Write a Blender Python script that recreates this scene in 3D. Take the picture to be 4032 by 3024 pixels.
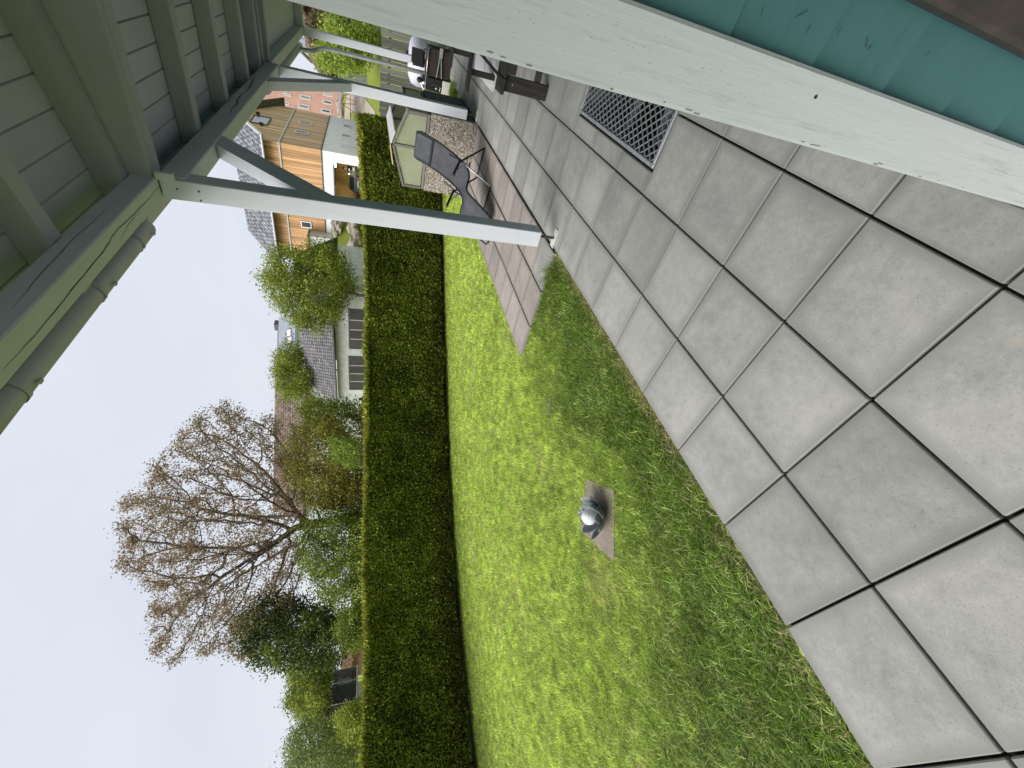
import bpy, bmesh, math, random
import numpy as np
from mathutils import Vector, Matrix

for o in list(bpy.data.objects): bpy.data.objects.remove(o)
SC = bpy.context.scene
COL = SC.collection
rng = np.random.default_rng(7)
random.seed(7)

# ------------------------------------------------------------------ camera
FPX = 1647.37; YAW, PITCH, ROLL = math.radians(-44.20215), math.radians(-19.269455), math.radians(0.77017)
CH = 1.82733
fw = np.array([math.sin(YAW)*math.cos(PITCH), math.cos(YAW)*math.cos(PITCH), math.sin(PITCH)])
rr = np.cross(fw, [0, 0, 1]); rr /= np.linalg.norm(rr); uu = np.cross(rr, fw)
c_, s_ = math.cos(ROLL), math.sin(ROLL)
R_ = c_*rr + s_*uu; U_ = -s_*rr + c_*uu
CAM = np.array([0, 0, CH])
cam = bpy.data.cameras.new('camera'); camo = bpy.data.objects.new('camera', cam); COL.objects.link(camo)
m = Matrix(((-U_[0], R_[0], -fw[0], 0), (-U_[1], R_[1], -fw[1], 0), (-U_[2], R_[2], -fw[2], CH), (0, 0, 0, 1)))
camo.matrix_world = m
cam.sensor_fit = 'HORIZONTAL'; cam.sensor_width = 36; cam.lens = 36*FPX/4032
cam.clip_start = 0.02; cam.clip_end = 2000
SC.camera = camo

# ------------------------------------------------------------------ sky, sun, exposure
SUN_DIR = Vector((-0.36, -0.66, 0.76)).normalized()          # towards the bright part of the cloud
w = bpy.data.worlds.new('World'); SC.world = w; w.use_nodes = True
nt = w.node_tree; nt.nodes.clear()
sky = nt.nodes.new('ShaderNodeTexSky'); sky.sky_type = 'NISHITA'; sky.sun_disc = False
sky.sun_elevation = math.asin(SUN_DIR.z); sky.sun_rotation = math.atan2(SUN_DIR.x, SUN_DIR.y)
sky.dust_density = 4; sky.air_density = 1.0
mixn = nt.nodes.new('ShaderNodeMixRGB'); mixn.inputs[0].default_value = 0.93
mixn.inputs[2].default_value = (4.95, 5.2, 5.75, 1)         # even cloud cover
ctex = nt.nodes.new('ShaderNodeTexNoise'); ctex.inputs['Scale'].default_value = 1.6; ctex.inputs['Detail'].default_value = 5; ctex.inputs['Distortion'].default_value = .6
cco = nt.nodes.new('ShaderNodeTexCoord'); cmap = nt.nodes.new('ShaderNodeMapping'); cmap.inputs['Scale'].default_value = (1, 1, 2.6)
crp = nt.nodes.new('ShaderNodeValToRGB'); crp.color_ramp.elements[0].position = .3; crp.color_ramp.elements[1].position = .72
crp.color_ramp.elements[0].color = (3.62, 3.83, 4.32, 1); crp.color_ramp.elements[1].color = (4.22, 4.39, 4.72, 1)
nt.links.new(cco.outputs['Generated'], cmap.inputs[0]); nt.links.new(cmap.outputs[0], ctex.inputs['Vector']); nt.links.new(ctex.outputs['Fac'], crp.inputs[0]); nt.links.new(crp.outputs[0], mixn.inputs[2])
bg = nt.nodes.new('ShaderNodeBackground'); bg.inputs[1].default_value = 0.065
ow = nt.nodes.new('ShaderNodeOutputWorld')
nt.links.new(sky.outputs[0], mixn.inputs[1]); nt.links.new(mixn.outputs[0], bg.inputs[0]); nt.links.new(bg.outputs[0], ow.inputs[0])
sl = bpy.data.lights.new('sun', 'SUN'); sl.energy = 1.5; sl.angle = math.radians(50); sl.color = (1, 0.97, 0.93)
so = bpy.data.objects.new('sun', sl); COL.objects.link(so); so.location = (-20, -13, 19)
so.rotation_euler = SUN_DIR.to_track_quat('Z', 'Y').to_euler()
SC.view_settings.view_transform = 'Standard'; SC.view_settings.look = 'None'
SC.view_settings.exposure = 1.62; SC.view_settings.gamma = 1
SC.view_settings.use_curve_mapping = False
SC.render.engine = 'CYCLES'
SC.cycles.max_bounces = 7; SC.cycles.diffuse_bounces = 4; SC.cycles.transparent_max_bounces = 6

# ------------------------------------------------------------------ pixel helpers (photo pixel -> ray)
def ray(x, y):
    d = fw*FPX + R_*(1512-y) - U_*(x-2016); return d/np.linalg.norm(d)
def GZ(p, z=0):
    d = ray(*p); return CAM + d*((z-CH)/d[2])
def PX(p, X): d = ray(*p); return CAM + d*(X/d[0])
def PY(p, Y): d = ray(*p); return CAM + d*(Y/d[1])
def PD(p, dep): d = ray(*p); return CAM + d*(dep/(d@fw))
def z1(x, y): return (x*.60759, y*.60759)
def z2(x, y): return (800+x*.54250, y*.54250)
def z4(x, y): return (800+x*.36166, 400+y*.36166)
def z5(x, y): return (1400+x*.36166, 300+y*.36166)
def z6(x, y): return (800+x*.48222, 900+y*.48222)
def zg(x, y): return (980+x*.13562, 180+y*.13562)
def zr(x, y): return (1150+x*.31646, 50+y*.31646)
def zb(x, y): return (1550+x*.15068, 150+y*.15068)
def D(x, y): return (x*1.8228, y*1.8228)

def TZ(x, y):                                              # the garden is level, the village climbs behind it
    x = np.asarray(x, float); y = np.asarray(y, float)
    a = np.maximum(0, y-15.5); b = np.maximum(0, -x-14)
    z = .09*a + .035*np.minimum(b, 30)
    z = np.minimum(z, 9 + .01*a)
    return z - 0.05

# ------------------------------------------------------------------ materials
MATS = {}
def new_mat(name):
    mt = bpy.data.materials.new(name); mt.use_nodes = True
    n = mt.node_tree; b = n.nodes['Principled BSDF']
    MATS[name] = mt
    return mt, n, b
def N(n, typ, **kw):
    q = n.nodes.new(typ)
    for k, v in kw.items(): setattr(q, k, v)
    return q
def ramp(n, fac, stops):
    r = n.nodes.new('ShaderNodeValToRGB')
    e = r.color_ramp.elements
    while len(e) < len(stops): e.new(0.5)
    for q, (p, c) in zip(e, stops):
        q.position = p; q.color = (*c, 1) if len(c) == 3 else c
    n.links.new(fac, r.inputs[0]); return r.outputs[0]
def noise(n, vec, scale, detail=4, rough=.55, dist=0):
    q = n.nodes.new('ShaderNodeTexNoise'); q.inputs['Scale'].default_value = scale
    q.inputs['Detail'].default_value = detail; q.inputs['Roughness'].default_value = rough
    q.inputs['Distortion'].default_value = dist
    if vec is not None: n.links.new(vec, q.inputs['Vector'])
    return q.outputs['Fac']
def mapping(n, src, scale=(1, 1, 1), loc=(0, 0, 0)):
    q = n.nodes.new('ShaderNodeMapping'); q.inputs['Scale'].default_value = scale; q.inputs['Location'].default_value = loc
    n.links.new(src, q.inputs[0]); return q.outputs[0]
def mixc(n, fac, a, b, mode='MIX'):
    q = n.nodes.new('ShaderNodeMixRGB'); q.blend_type = mode
    for i, v in zip((0, 1, 2), (fac, a, b)):
        if hasattr(v, 'is_linked') or hasattr(v, 'node'): n.links.new(v, q.inputs[i])
        else: q.inputs[i].default_value = v if i == 0 else (*v, 1)
    return q.outputs[0]
def mathn(n, op, a, b=None):
    q = n.nodes.new('ShaderNodeMath'); q.operation = op
    for i, v in enumerate((a, b)):
        if v is None: continue
        if hasattr(v, 'node'): n.links.new(v, q.inputs[i])
        else: q.inputs[i].default_value = v
    return q.outputs[0]
def bump(n, b, h, strength=.3, dist=.01):
    q = n.nodes.new('ShaderNodeBump'); q.inputs['Strength'].default_value = strength; q.inputs['Distance'].default_value = dist
    n.links.new(h, q.inputs['Height']); n.links.new(q.outputs[0], b.inputs['Normal'])
def coords(n, offset=True):
    tc = n.nodes.new('ShaderNodeTexCoord'); oi = n.nodes.new('ShaderNodeObjectInfo')
    if not offset: return tc.outputs['Object'], tc, oi
    vm = n.nodes.new('ShaderNodeVectorMath'); vm.operation = 'ADD'
    vs = n.nodes.new('ShaderNodeVectorMath'); vs.operation = 'SCALE'; vs.inputs[0].default_value = (37, 53, 71)
    n.links.new(oi.outputs['Random'], vs.inputs['Scale'])
    n.links.new(tc.outputs['Object'], vm.inputs[0]); n.links.new(vs.outputs[0], vm.inputs[1])
    return vm.outputs[0], tc, oi
def simple(name, col, rough=.6, var=.12, scale=6, bmp=.15, metal=0, stretch=(1, 1, 1), spec=.3, rnd=.0):
    mt, n, b = new_mat(name)
    v, tc, oi = coords(n)
    v2 = mapping(n, v, stretch)
    f = noise(n, v2, scale, 6, .6)
    lo = tuple(max(0, c*(1-var*1.6)) for c in col); hi = tuple(min(1, c*(1+var*1.2)) for c in col)
    c = ramp(n, f, [(.3, lo), (.7, hi)])
    if rnd:
        k = mathn(n, 'MULTIPLY_ADD', oi.outputs['Random'], 2*rnd); k.node.inputs[2].default_value = 1-rnd
        hs = n.nodes.new('ShaderNodeHueSaturation'); n.links.new(k, hs.inputs['Value']); n.links.new(c, hs.inputs['Color']); c = hs.outputs[0]
    n.links.new(c, b.inputs['Base Color'])
    b.inputs['Roughness'].default_value = rough; b.inputs['Metallic'].default_value = metal
    b.inputs['Specular IOR Level'].default_value = spec
    if bmp:
        f2 = noise(n, v2, scale*7, 3, .6); bump(n, b, f2, bmp, .004)
    return mt
def leafmat(name, rough=.55, trans=.3, spec=.25):
    mt, n, b = new_mat(name)
    at = N(n, 'ShaderNodeAttribute', attribute_name='Col')
    n.links.new(at.outputs['Color'], b.inputs['Base Color'])
    b.inputs['Roughness'].default_value = rough; b.inputs['Specular IOR Level'].default_value = spec
    tr = n.nodes.new('ShaderNodeBsdfTranslucent'); n.links.new(at.outputs['Color'], tr.inputs[0])
    mx = n.nodes.new('ShaderNodeMixShader'); mx.inputs[0].default_value = trans
    out = n.nodes['Material Output']
    n.links.new(b.outputs[0], mx.inputs[1]); n.links.new(tr.outputs[0], mx.inputs[2]); n.links.new(mx.outputs[0], out.inputs[0])
    return mt

def concrete(name, base, warm, dark, edge=True, speck=1.0):
    mt, n, b = new_mat(name)
    v, tc, oi = coords(n)
    big = noise(n, v, 2.3, 5, .6, .4); mid = noise(n, v, 21, 7, .75); fine = noise(n, v, 190, 2, .7)
    c = ramp(n, big, [(.28, dark), (.5, base), (.74, warm)])
    c = mixc(n, .42, c, ramp(n, mid, [(.3, tuple(x*.62 for x in base)), (.7, tuple(min(1, x*1.25) for x in base))]))
    fine2 = noise(n, v, 120, 3, .75); sp = ramp(n, fine2, [(.30, (.66, .66, .66)), (.44, (1, 1, 1)), (.62, (1, 1, 1)), (.74, (1.25, 1.25, 1.22))])
    c = mixc(n, .85*speck, c, sp, 'MULTIPLY')
    # pale / rusty stains and scuffs
    st = noise(n, v, 3.6, 3, .5, 1.2)
    c = mixc(n, ramp(n, st, [(.70, (0, 0, 0)), (.80, (.35, .35, .35))]), c, (.50, .40, .28))
    d = noise(n, v, 5.5, 6, .7, .8)
    c = mixc(n, ramp(n, d, [(.62, (0, 0, 0)), (.78, (.5, .5, .5))]), c, tuple(x*.55 for x in base))
    if edge:                                               # weathered rim of every slab
        sx = n.nodes.new('ShaderNodeSeparateXYZ'); n.links.new(tc.outputs['Generated'], sx.inputs[0])
        ex = mathn(n, 'ABSOLUTE', mathn(n, 'SUBTRACT', sx.outputs[0], .5)); ey = mathn(n, 'ABSOLUTE', mathn(n, 'SUBTRACT', sx.outputs[1], .5))
        e = mathn(n, 'MAXIMUM', ex, ey)
        e = mathn(n, 'ADD', e, mathn(n, 'MULTIPLY', mathn(n, 'SUBTRACT', mid, .5), .10))
        c = mixc(n, ramp(n, e, [(.38, (0, 0, 0)), (.485, (.75, .75, .75))]), c, tuple(x*.66 for x in base))
    k = mathn(n, 'MULTIPLY_ADD', oi.outputs['Random'], .30); k.node.inputs[2].default_value = .85
    hs = n.nodes.new('ShaderNodeHueSaturation'); n.links.new(k, hs.inputs['Value']); n.links.new(c, hs.inputs['Color'])
    n.links.new(hs.outputs[0], b.inputs['Base Color'])
    b.inputs['Roughness'].default_value = .8; b.inputs['Specular IOR Level'].default_value = .25
    bump(n, b, fine, .25, .002)
    return mt
concrete('slab', (.33, .328, .306), (.44, .428, .395), (.215, .217, .203))
concrete('path_slab', (.31, .275, .25), (.40, .345, .31), (.21, .19, .175), True, 1.2)
concrete('stone_slab', (.25, .205, .17), (.31, .26, .215), (.18, .15, .13), False, 1.2)

def paint(name, col, wear=.25, dirt=(.16, .17, .14), axis=2, grain=1.0, scr=.0):
    """painted planed timber: fine grain, pin-head dirt, rubbed arrises"""
    mt, n, b = new_mat(name)
    v, tc, oi = coords(n)
    st = [1, 1, 1]; st[axis] = .06
    v2 = mapping(n, v, st)
    g = noise(n, v2, 60, 6, .65); g2 = noise(n, v2, 9, 4, .6, .5); bl = noise(n, v, 1.7, 4, .6)
    c = ramp(n, g2, [(.3, tuple(x*.90 for x in col)), (.7, tuple(min(1, x*1.06) for x in col))])
    c = mixc(n, .5, c, ramp(n, bl, [(.3, tuple(x*.88 for x in col)), (.7, col)]))
    c = mixc(n, ramp(n, g, [(.56, (0, 0, 0)), (.74, (wear, wear, wear))]), c, tuple(x*.55 for x in col))
    pin = noise(n, v, 420, 2, .5); area = noise(n, v, 3.4, 3, .5)
    msk = mathn(n, 'MULTIPLY', ramp(n, pin, [(.64, (0, 0, 0)), (.70, (1, 1, 1))]), ramp(n, area, [(.56, (0, 0, 0)), (.70, (1, 1, 1))]))
    c = mixc(n, mathn(n, 'MULTIPLY', msk, min(1, wear*1.7)), c, dirt)
    crack = noise(n, mapping(n, v, [s*.8 if i != axis else .015 for i, s in enumerate((1, 1, 1))]), 34, 3, .5, .3)
    c = mixc(n, ramp(n, crack, [(.755, (0, 0, 0)), (.775, (.85, .85, .85))]), c, tuple(x*.12 for x in col))
    n.links.new(c, b.inputs['Base Color'])
    b.inputs['Roughness'].default_value = .55; b.inputs['Specular IOR Level'].default_value = .3
    bump(n, b, g, .22*grain, .003)
    return mt
for ax, nm in enumerate('xyz'):
    paint('white_paint_'+nm, (.66, .68, .73), .22, axis=ax)
paint('trim_white', (.53, .56, .56), .7, axis=2, grain=3.0)
paint('ceiling_paint', (.60, .59, .66), .2, axis=1)
paint('rafter_paint', (.47, .47, .52), .2, axis=0)
paint('siding_teal', (.056, .150, .152), .3, (.02, .05, .05), axis=0)
paint('siding_teal_y', (.056, .150, .152), .3, (.02, .05, .05), axis=1)
simple('brown_casing', (.055, .045, .04), .5, .2, 12, .2)
simple('galvanised', (.48, .50, .51), .42, .15, 20, .1, .6)
simple('gutter_grey', (.52, .50, .60), .5, .05, 3, .0, .1)
simple('steel_pin', (.10, .095, .09), .5, .3, 30, .3, .6)
simple('plate_white', (.62, .62, .56), .6, .15, 40, .1)
simple('pit_dark', (.018, .02, .02), .9, .4, 4, .1)
simple('bedding', (.022, .02, .018), .95, .4, 30, .4)

def wood(name, col, var=.35, axis=2, rough=.8, rnd=.15, scale=14):
    mt, n, b = new_mat(name)
    v, tc, oi = coords(n)
    st = [1, 1, 1]; st[axis] = .07
    v2 = mapping(n, v, st)
    g = noise(n, v2, scale, 7, .7, .4); g2 = noise(n, v2, scale*6, 4, .6); kn = noise(n, v, 5, 3, .5)
    c = ramp(n, g, [(.25, tuple(x*(1-var*1.5) for x in col)), (.5, col), (.78, tuple(min(1, x*(1+var)) for x in col))])
    c = mixc(n, .35, c, ramp(n, g2, [(.35, tuple(x*.45 for x in col)), (.6, col)]))
    c = mixc(n, ramp(n, kn, [(.68, (0, 0, 0)), (.75, (.7, .7, .7))]), c, tuple(x*.5 for x in col))
    k = mathn(n, 'MULTIPLY_ADD', oi.outputs['Random'], 2*rnd); k.node.inputs[2].default_value = 1-rnd
    hs = n.nodes.new('ShaderNodeHueSaturation'); n.links.new(k, hs.inputs['Value']); n.links.new(c, hs.inputs['Color'])
    n.links.new(hs.outputs[0], b.inputs['Base Color'])
    b.inputs['Roughness'].default_value = rough; b.inputs['Specular IOR Level'].default_value = .2
    bump(n, b, g2, .3, .004)
    return mt
wood('dark_wood', (.045, .042, .04), .5, 1)
wood('dark_wood_x', (.05, .047, .044), .5, 0)
wood('dark_wood_z', (.05, .045, .04), .6, 2)
wood('grey_wood', (.19, .175, .155), .35, 2)
wood('grey_wood_x', (.20, .185, .165), .35, 0)
wood('fence_wood', (.13, .13, .122), .4, 2, rnd=.3)
wood('larch', (.60, .36, .185), .32, 2, rnd=.3, scale=8)
wood('larch_grey', (.62, .45, .30), .36, 2, rnd=.32, scale=8)
wood('brown_boards', (.12, .065, .035), .4, 2)
wood('brown_trunk', (.050, .038, .032), .6, 0)

def leafy_ground():
    mt, n, b = new_mat('meadow')
    tc = n.nodes.new('ShaderNodeTexCoord'); v = tc.outputs['Object']
    a = noise(n, v, .35, 6, .6); c2 = noise(n, v, 3, 6, .7); f = noise(n, v, 60, 4, .7)
    c = ramp(n, a, [(.3, (.17, .25, .03)), (.6, (.26, .35, .05)), (.8, (.33, .38, .09))])
    c = mixc(n, .5, c, ramp(n, c2, [(.3, (.10, .14, .02)), (.7, (.28, .32, .06))]))
    c = mixc(n, .5, c, ramp(n, f, [(.3, (.09, .11, .02)), (.7, (.27, .30, .07))]))
    n.links.new(c, b.inputs['Base Color']); b.inputs['Roughness'].default_value = .95; b.inputs['Specular IOR Level'].default_value = .1
    bump(n, b, f, .6, .03)
leafy_ground()
def pebble_mat():
    mt, n, b = new_mat('pebble')
    oi = n.nodes.new('ShaderNodeObjectInfo'); at = N(n, 'ShaderNodeAttribute', attribute_name='Col')
    n.links.new(at.outputs['Color'], b.inputs['Base Color']); b.inputs['Roughness'].default_value = .7
pebble_mat()
simple('mortar', (.23, .205, .18), .9, .25, 40, .4)
simple('bed_side', (.13, .15, .13), .85, .35, 9, .3)
leafmat('grass_blade', .45, .45, .35)
leafmat('hedge_leaf', .65, .18, .15)
leafmat('leaf', .5, .3, .3)
simple('bark', (.085, .068, .052), .9, .4, 9, .5, stretch=(1, 1, .25))
simple('bark_grey', (.14, .125, .105), .9, .35, 9, .5, stretch=(1, 1, .25))

# ------------------------------------------------------------------ mesh builder
OFF = {}
class MB:
    def __init__(s): s.v = []; s.f = []
    def add(s, vs, fs):
        k = len(s.v); s.v += [tuple(map(float, p)) for p in vs]; s.f += [tuple(i+k for i in q) for q in fs]; return s
    def obox(s, c, ax, ay, az, ch=0):
        c, ax, ay, az = map(lambda q: np.array(q, float), (c, ax, ay, az))
        if ch <= 0:
            vs = [c+i*ax+j*ay+k*az for i in (-1, 1) for j in (-1, 1) for k in (-1, 1)]
            return s.add(vs, [(0, 1, 3, 2), (4, 6, 7, 5), (0, 4, 5, 1), (2, 3, 7, 6), (0, 2, 6, 4), (1, 5, 7, 3)])
        A = [ax, ay, az]; L = [np.linalg.norm(a) for a in A]; ch = min(ch, .45*min(L))
        idx = {}; vs = []
        S = (-1, 1)
        for i in S:
            for j in S:
                for k in S:
                    sg = (i, j, k)
                    for d in range(3):
                        p = c.copy()
                        for e in range(3):
                            fct = 1 if e == d else (1-ch/L[e])
                            p = p + sg[e]*A[e]*fct
                        idx[(i, j, k, d)] = len(vs); vs.append(p)
        fs = []
        for d in range(3):
            e, g = (d+1) % 3, (d+2) % 3
            for q in S:
                o = []
                for (a, b) in ((-1, -1), (1, -1), (1, 1), (-1, 1)):
                    sg = [0, 0, 0]; sg[d] = q; sg[e] = a; sg[g] = b; o.append(idx[(*sg, d)])
                fs.append(tuple(o))
            for a in S:
                for b in S:
                    o = []
                    for q, dd in ((-1, d), (1, d), (1, e), (-1, e)):
                        sg = [0, 0, 0]; sg[d] = a; sg[e] = b; sg[g] = q; o.append(idx[(*sg, dd)])
                    fs.append(tuple(o))
        for i in S:
            for j in S:
                for k in S: fs.append(tuple(idx[(i, j, k, d)] for d in range(3)))
        return s.add(vs, fs)
    def box(s, x0, x1, y0, y1, z0, z1, ch=0):
        return s.obox(((x0+x1)/2, (y0+y1)/2, (z0+z1)/2), ((x1-x0)/2, 0, 0), (0, (y1-y0)/2, 0), (0, 0, (z1-z0)/2), ch)
    def beam(s, p0, p1, wd, ht, up=(0, 0, 1), ch=0):
        p0, p1, up = (np.array(q, float) for q in (p0, p1, up))
        d = p1-p0; L = np.linalg.norm(d); d /= L
        sd = np.cross(d, up); sd /= np.linalg.norm(sd); u = np.cross(sd, d)
        return s.obox((p0+p1)/2, d*L/2, sd*wd/2, u*ht/2, ch)
    def tube(s, pts, r, n=8, cap=True):
        pts = [np.array(p, float) for p in pts]
        rs = r if hasattr(r, '__len__') else [r]*len(pts)
        k0 = len(s.v); ref = None
        for i, p in enumerate(pts):
            t = pts[min(i+1, len(pts)-1)]-pts[max(i-1, 0)]; t = t/(np.linalg.norm(t)+1e-9)
            if ref is None:
                ref = np.array([0, 0, 1.]) if abs(t[2]) < .9 else np.array([1., 0, 0])
            a = np.cross(t, ref); a /= (np.linalg.norm(a)+1e-9); b = np.cross(a, t); ref = b
            for j in range(n):
                th = 2*math.pi*j/n; s.v.append(tuple(p+rs[i]*(math.cos(th)*a+math.sin(th)*b)))
        for i in range(len(pts)-1):
            for j in range(n):
                s.f.append((k0+i*n+j, k0+i*n+(j+1) % n, k0+(i+1)*n+(j+1) % n, k0+(i+1)*n+j))
        if cap:
            s.f.append(tuple(k0+j for j in range(n))); s.f.append(tuple(k0+(len(pts)-1)*n+j for j in reversed(range(n))))
        return s
    def prism(s, poly, vec):
        n = len(poly); vec = np.array(vec, float); poly = [np.array(p, float) for p in poly]
        vs = poly+[p+vec for p in poly]
        fs = [tuple(range(n)), tuple(range(2*n-1, n-1, -1))]+[(i, (i+1) % n, n+(i+1) % n, n+i) for i in range(n)]
        return s.add(vs, fs)
    def lathe(s, c, prof, n=16, sx=1, sy=1):
        k0 = len(s.v); c = np.array(c, float)
        for (r, z) in prof:
            for j in range(n):
                th = 2*math.pi*j/n; s.v.append((c[0]+sx*r*math.cos(th), c[1]+sy*r*math.sin(th), c[2]+z))
        for i in range(len(prof)-1):
            for j in range(n): s.f.append((k0+i*n+j, k0+i*n+(j+1) % n, k0+(i+1)*n+(j+1) % n, k0+(i+1)*n+j))
        s.f.append(tuple(k0+j for j in reversed(range(n)))); s.f.append(tuple(k0+(len(prof)-1)*n+j for j in range(n)))
        return s
    def grid(s, P):                                        # P[i][j] points
        a = len(P); b = len(P[0]); k0 = len(s.v)
        for row in P:
            for p in row: s.v.append(tuple(map(float, p)))
        for i in range(a-1):
            for j in range(b-1): s.f.append((k0+i*b+j, k0+i*b+j+1, k0+(i+1)*b+j+1, k0+(i+1)*b+j))
        return s
    def mesh(s, name, off=(0, 0, 0)):
        me = bpy.data.meshes.new(name)
        v = np.array(s.v)-np.array(off)
        me.from_pydata(v.tolist(), [], s.f)
        bm = bmesh.new(); bm.from_mesh(me); bmesh.ops.recalc_face_normals(bm, faces=bm.faces); bm.to_mesh(me); bm.free()
        return me
    def build(s, name, mat, parent=None, smooth=False, solid=0):
        off = OFF.get(parent.name, (0, 0, 0)) if parent else (0, 0, 0)
        me = s.mesh(name, off)
        me.materials.append(MATS[mat] if isinstance(mat, str) else mat)
        if smooth:
            for p in me.polygons: p.use_smooth = True
        o = bpy.data.objects.new(name, me); COL.objects.link(o)
        if parent: o.parent = parent; OFF[o.name] = off
        if solid:
            md = o.modifiers.new('thickness', 'SOLIDIFY'); md.thickness = solid; md.offset = 0
        return o
def tag(o, label, cat, group=None):
    o['label'] = label; o['category'] = cat
    if group: o['group'] = group
    return o
def thing(name, loc, label, cat, group=None):
    o = bpy.data.objects.new(name, None); COL.objects.link(o); o.location = tuple(map(float, loc)); o.empty_display_size = .2
    OFF[o.name] = tuple(map(float, loc)); return tag(o, label, cat, group)
def struct(o): o['kind'] = 'structure'; return o
def place(name, me, parent, loc, rotz=0):                  # an alike piece sharing its mesh
    o = bpy.data.objects.new(name, me); COL.objects.link(o); o.parent = parent
    off = OFF.get(parent.name, (0, 0, 0)) if parent else (0, 0, 0)
    o.location = tuple(np.array(loc, float)-np.array(off)); o.rotation_euler = (0, 0, rotz); return o

def fast_mesh(name, V, F, mat, parent=None, col=None, smooth=False):
    """numpy mesh: V (n,3), F (m,3 or 4) ; col per vertex rgb"""
    off = np.array(OFF.get(parent.name, (0, 0, 0)) if parent else (0, 0, 0))
    me = bpy.data.meshes.new(name); V = np.asarray(V, np.float32)-off.astype(np.float32); F = np.asarray(F, np.int32)
    k = F.shape[1]
    me.vertices.add(len(V)); me.vertices.foreach_set('co', V.ravel())
    me.loops.add(F.size); me.loops.foreach_set('vertex_index', F.ravel())
    me.polygons.add(len(F)); me.polygons.foreach_set('loop_start', np.arange(0, F.size, k, dtype=np.int32))
    me.polygons.foreach_set('loop_total', np.full(len(F), k, np.int32))
    me.update(calc_edges=True)
    if col is not None:
        a = me.color_attributes.new('Col', 'FLOAT_COLOR', 'POINT')
        cc = np.ones((len(V), 4), np.float32); cc[:, :3] = col; a.data.foreach_set('color', cc.ravel())
    me.materials.append(MATS[mat])
    o = bpy.data.objects.new(name, me); COL.objects.link(o)
    if parent: o.parent = parent; OFF[o.name] = tuple(off)
    return o
def unit(v): return v/(np.linalg.norm(v, axis=-1, keepdims=True)+1e-9)
def leaf_quads(P, size, rng, droop=0., asp=.55, normal=None, nspread=1.0):
    """one folded-diamond leaf (2 tris) at every point"""
    n = len(P); size = np.broadcast_to(size, (n,))[:, None]
    d = unit(rng.normal(size=(n, 3))+np.array([0, 0, -droop]))
    if normal is not None: d = unit(d*nspread+normal)
    s = unit(np.cross(d, unit(rng.normal(size=(n, 3)))))
    V = np.stack([P, P+d*size*.55+s*size*asp*.5, P+d*size, P+d*size*.55-s*size*asp*.5], 1).reshape(-1, 3)
    k = np.arange(n)[:, None]*4
    F = np.concatenate([k+np.array([[0, 1, 2]]), k+np.array([[0, 2, 3]])], 1).reshape(-1, 3)
    return V, F
def leaf_obj(name, P, size, col, rng, parent, mat='leaf', droop=.3, asp=.6, **kw):
    V, F = leaf_quads(P, size, rng, droop, asp, **kw)
    return fast_mesh(name, V, F, mat, parent, np.repeat(col, 4, 0))

# ================================================================== GROUND
GX0, GX1, GY0, GY1 = -.605, -.085, 2.74, 4.225              # light well opening
gx = np.unique(np.r_[-400, -250, -160, -110, -80, np.arange(-64, -16, 4.), np.arange(-16, -1, 1.), GX0, GX1, .5, 4, 12, 30, 60, 120, 250, 400])
gy = np.unique(np.r_[-400, -200, -80, -30, -10, -4, np.arange(-2, 2.6, 1.), GY0, GY1, np.arange(5, 16, 1.), 15.5, np.arange(17, 84, 3.), 100, 130, 180, 260, 400])
mb = MB(); ids = {}
for i, x in enumerate(gx):
    for j, y in enumerate(gy):
        ids[i, j] = len(mb.v); mb.v.append((x, y, float(TZ(x, y))))
for i in range(len(gx)-1):
    for j in range(len(gy)-1):
        if gx[i] >= GX0-1e-6 and gx[i+1] <= GX1+1e-6 and gy[j] >= GY0-1e-6 and gy[j+1] <= GY1+1e-6: continue
        mb.f.append((ids[i, j], ids[i+1, j], ids[i+1, j+1], ids[i, j+1]))
ground = struct(mb.build('ground', 'meadow'))

# ================================================================== PATIO
T = .5; X1, X2, X3, XE = -.269, -.769, -1.269, -1.757
Y0 = 2.232
gap = .0105
mb = MB().box(XE+.01, -.03, -1.8, GY0-.01, -.052, -.030); mb.box(XE+.01, GX0-.012, GY0-.009, GY1+.009, -.052, -.030); mb.box(XE+.01, -.03, GY1+.01, 13.7, -.052, -.030)
mb.box(-.029, 1.14, -1.8, .76, -.052, -.030)
patio = struct(mb.build('patio', 'bedding'))
def slab_mesh(wx, wy, mat, th=.045, ch=.0042, gap=gap):
    me = MB().box(-wx/2+gap/2, wx/2-gap/2, -wy/2+gap/2, wy/2-gap/2, -th, 0, ch).mesh('paving_slab')
    me.materials.append(MATS[mat]); return me
full = slab_mesh(.5, .5, 'slab'); edge_m = slab_mesh(X3-XE, .5, 'slab'); cut_m = slab_mesh(GX0-.012-X2, .5, 'slab'); wall_m = slab_mesh(-.075-X1, .5, 'slab')
for k in range(-7, 23):
    ya = Y0+k*T; yc = ya+.25
    jz = lambda: -random.random()*.0025
    place('slab', edge_m, patio, ((X3+XE)/2, yc, jz())); place('slab', full, patio, ((X3+X2)/2, yc, jz()))
    ingrate = GY0-.1 < ya < GY1-.1
    if ingrate: place('slab', cut_m, patio, ((X2+GX0-.012)/2, yc, jz()))
    else:
        place('slab', full, patio, ((X2+X1)/2, yc, jz()))
        if ya > .5: place('slab', wall_m, patio, ((X1-.075)/2, yc, jz()))
        else:
            for q in range(3): place('slab', full, patio, (X1+.25+q*T, yc, jz()))
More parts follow.
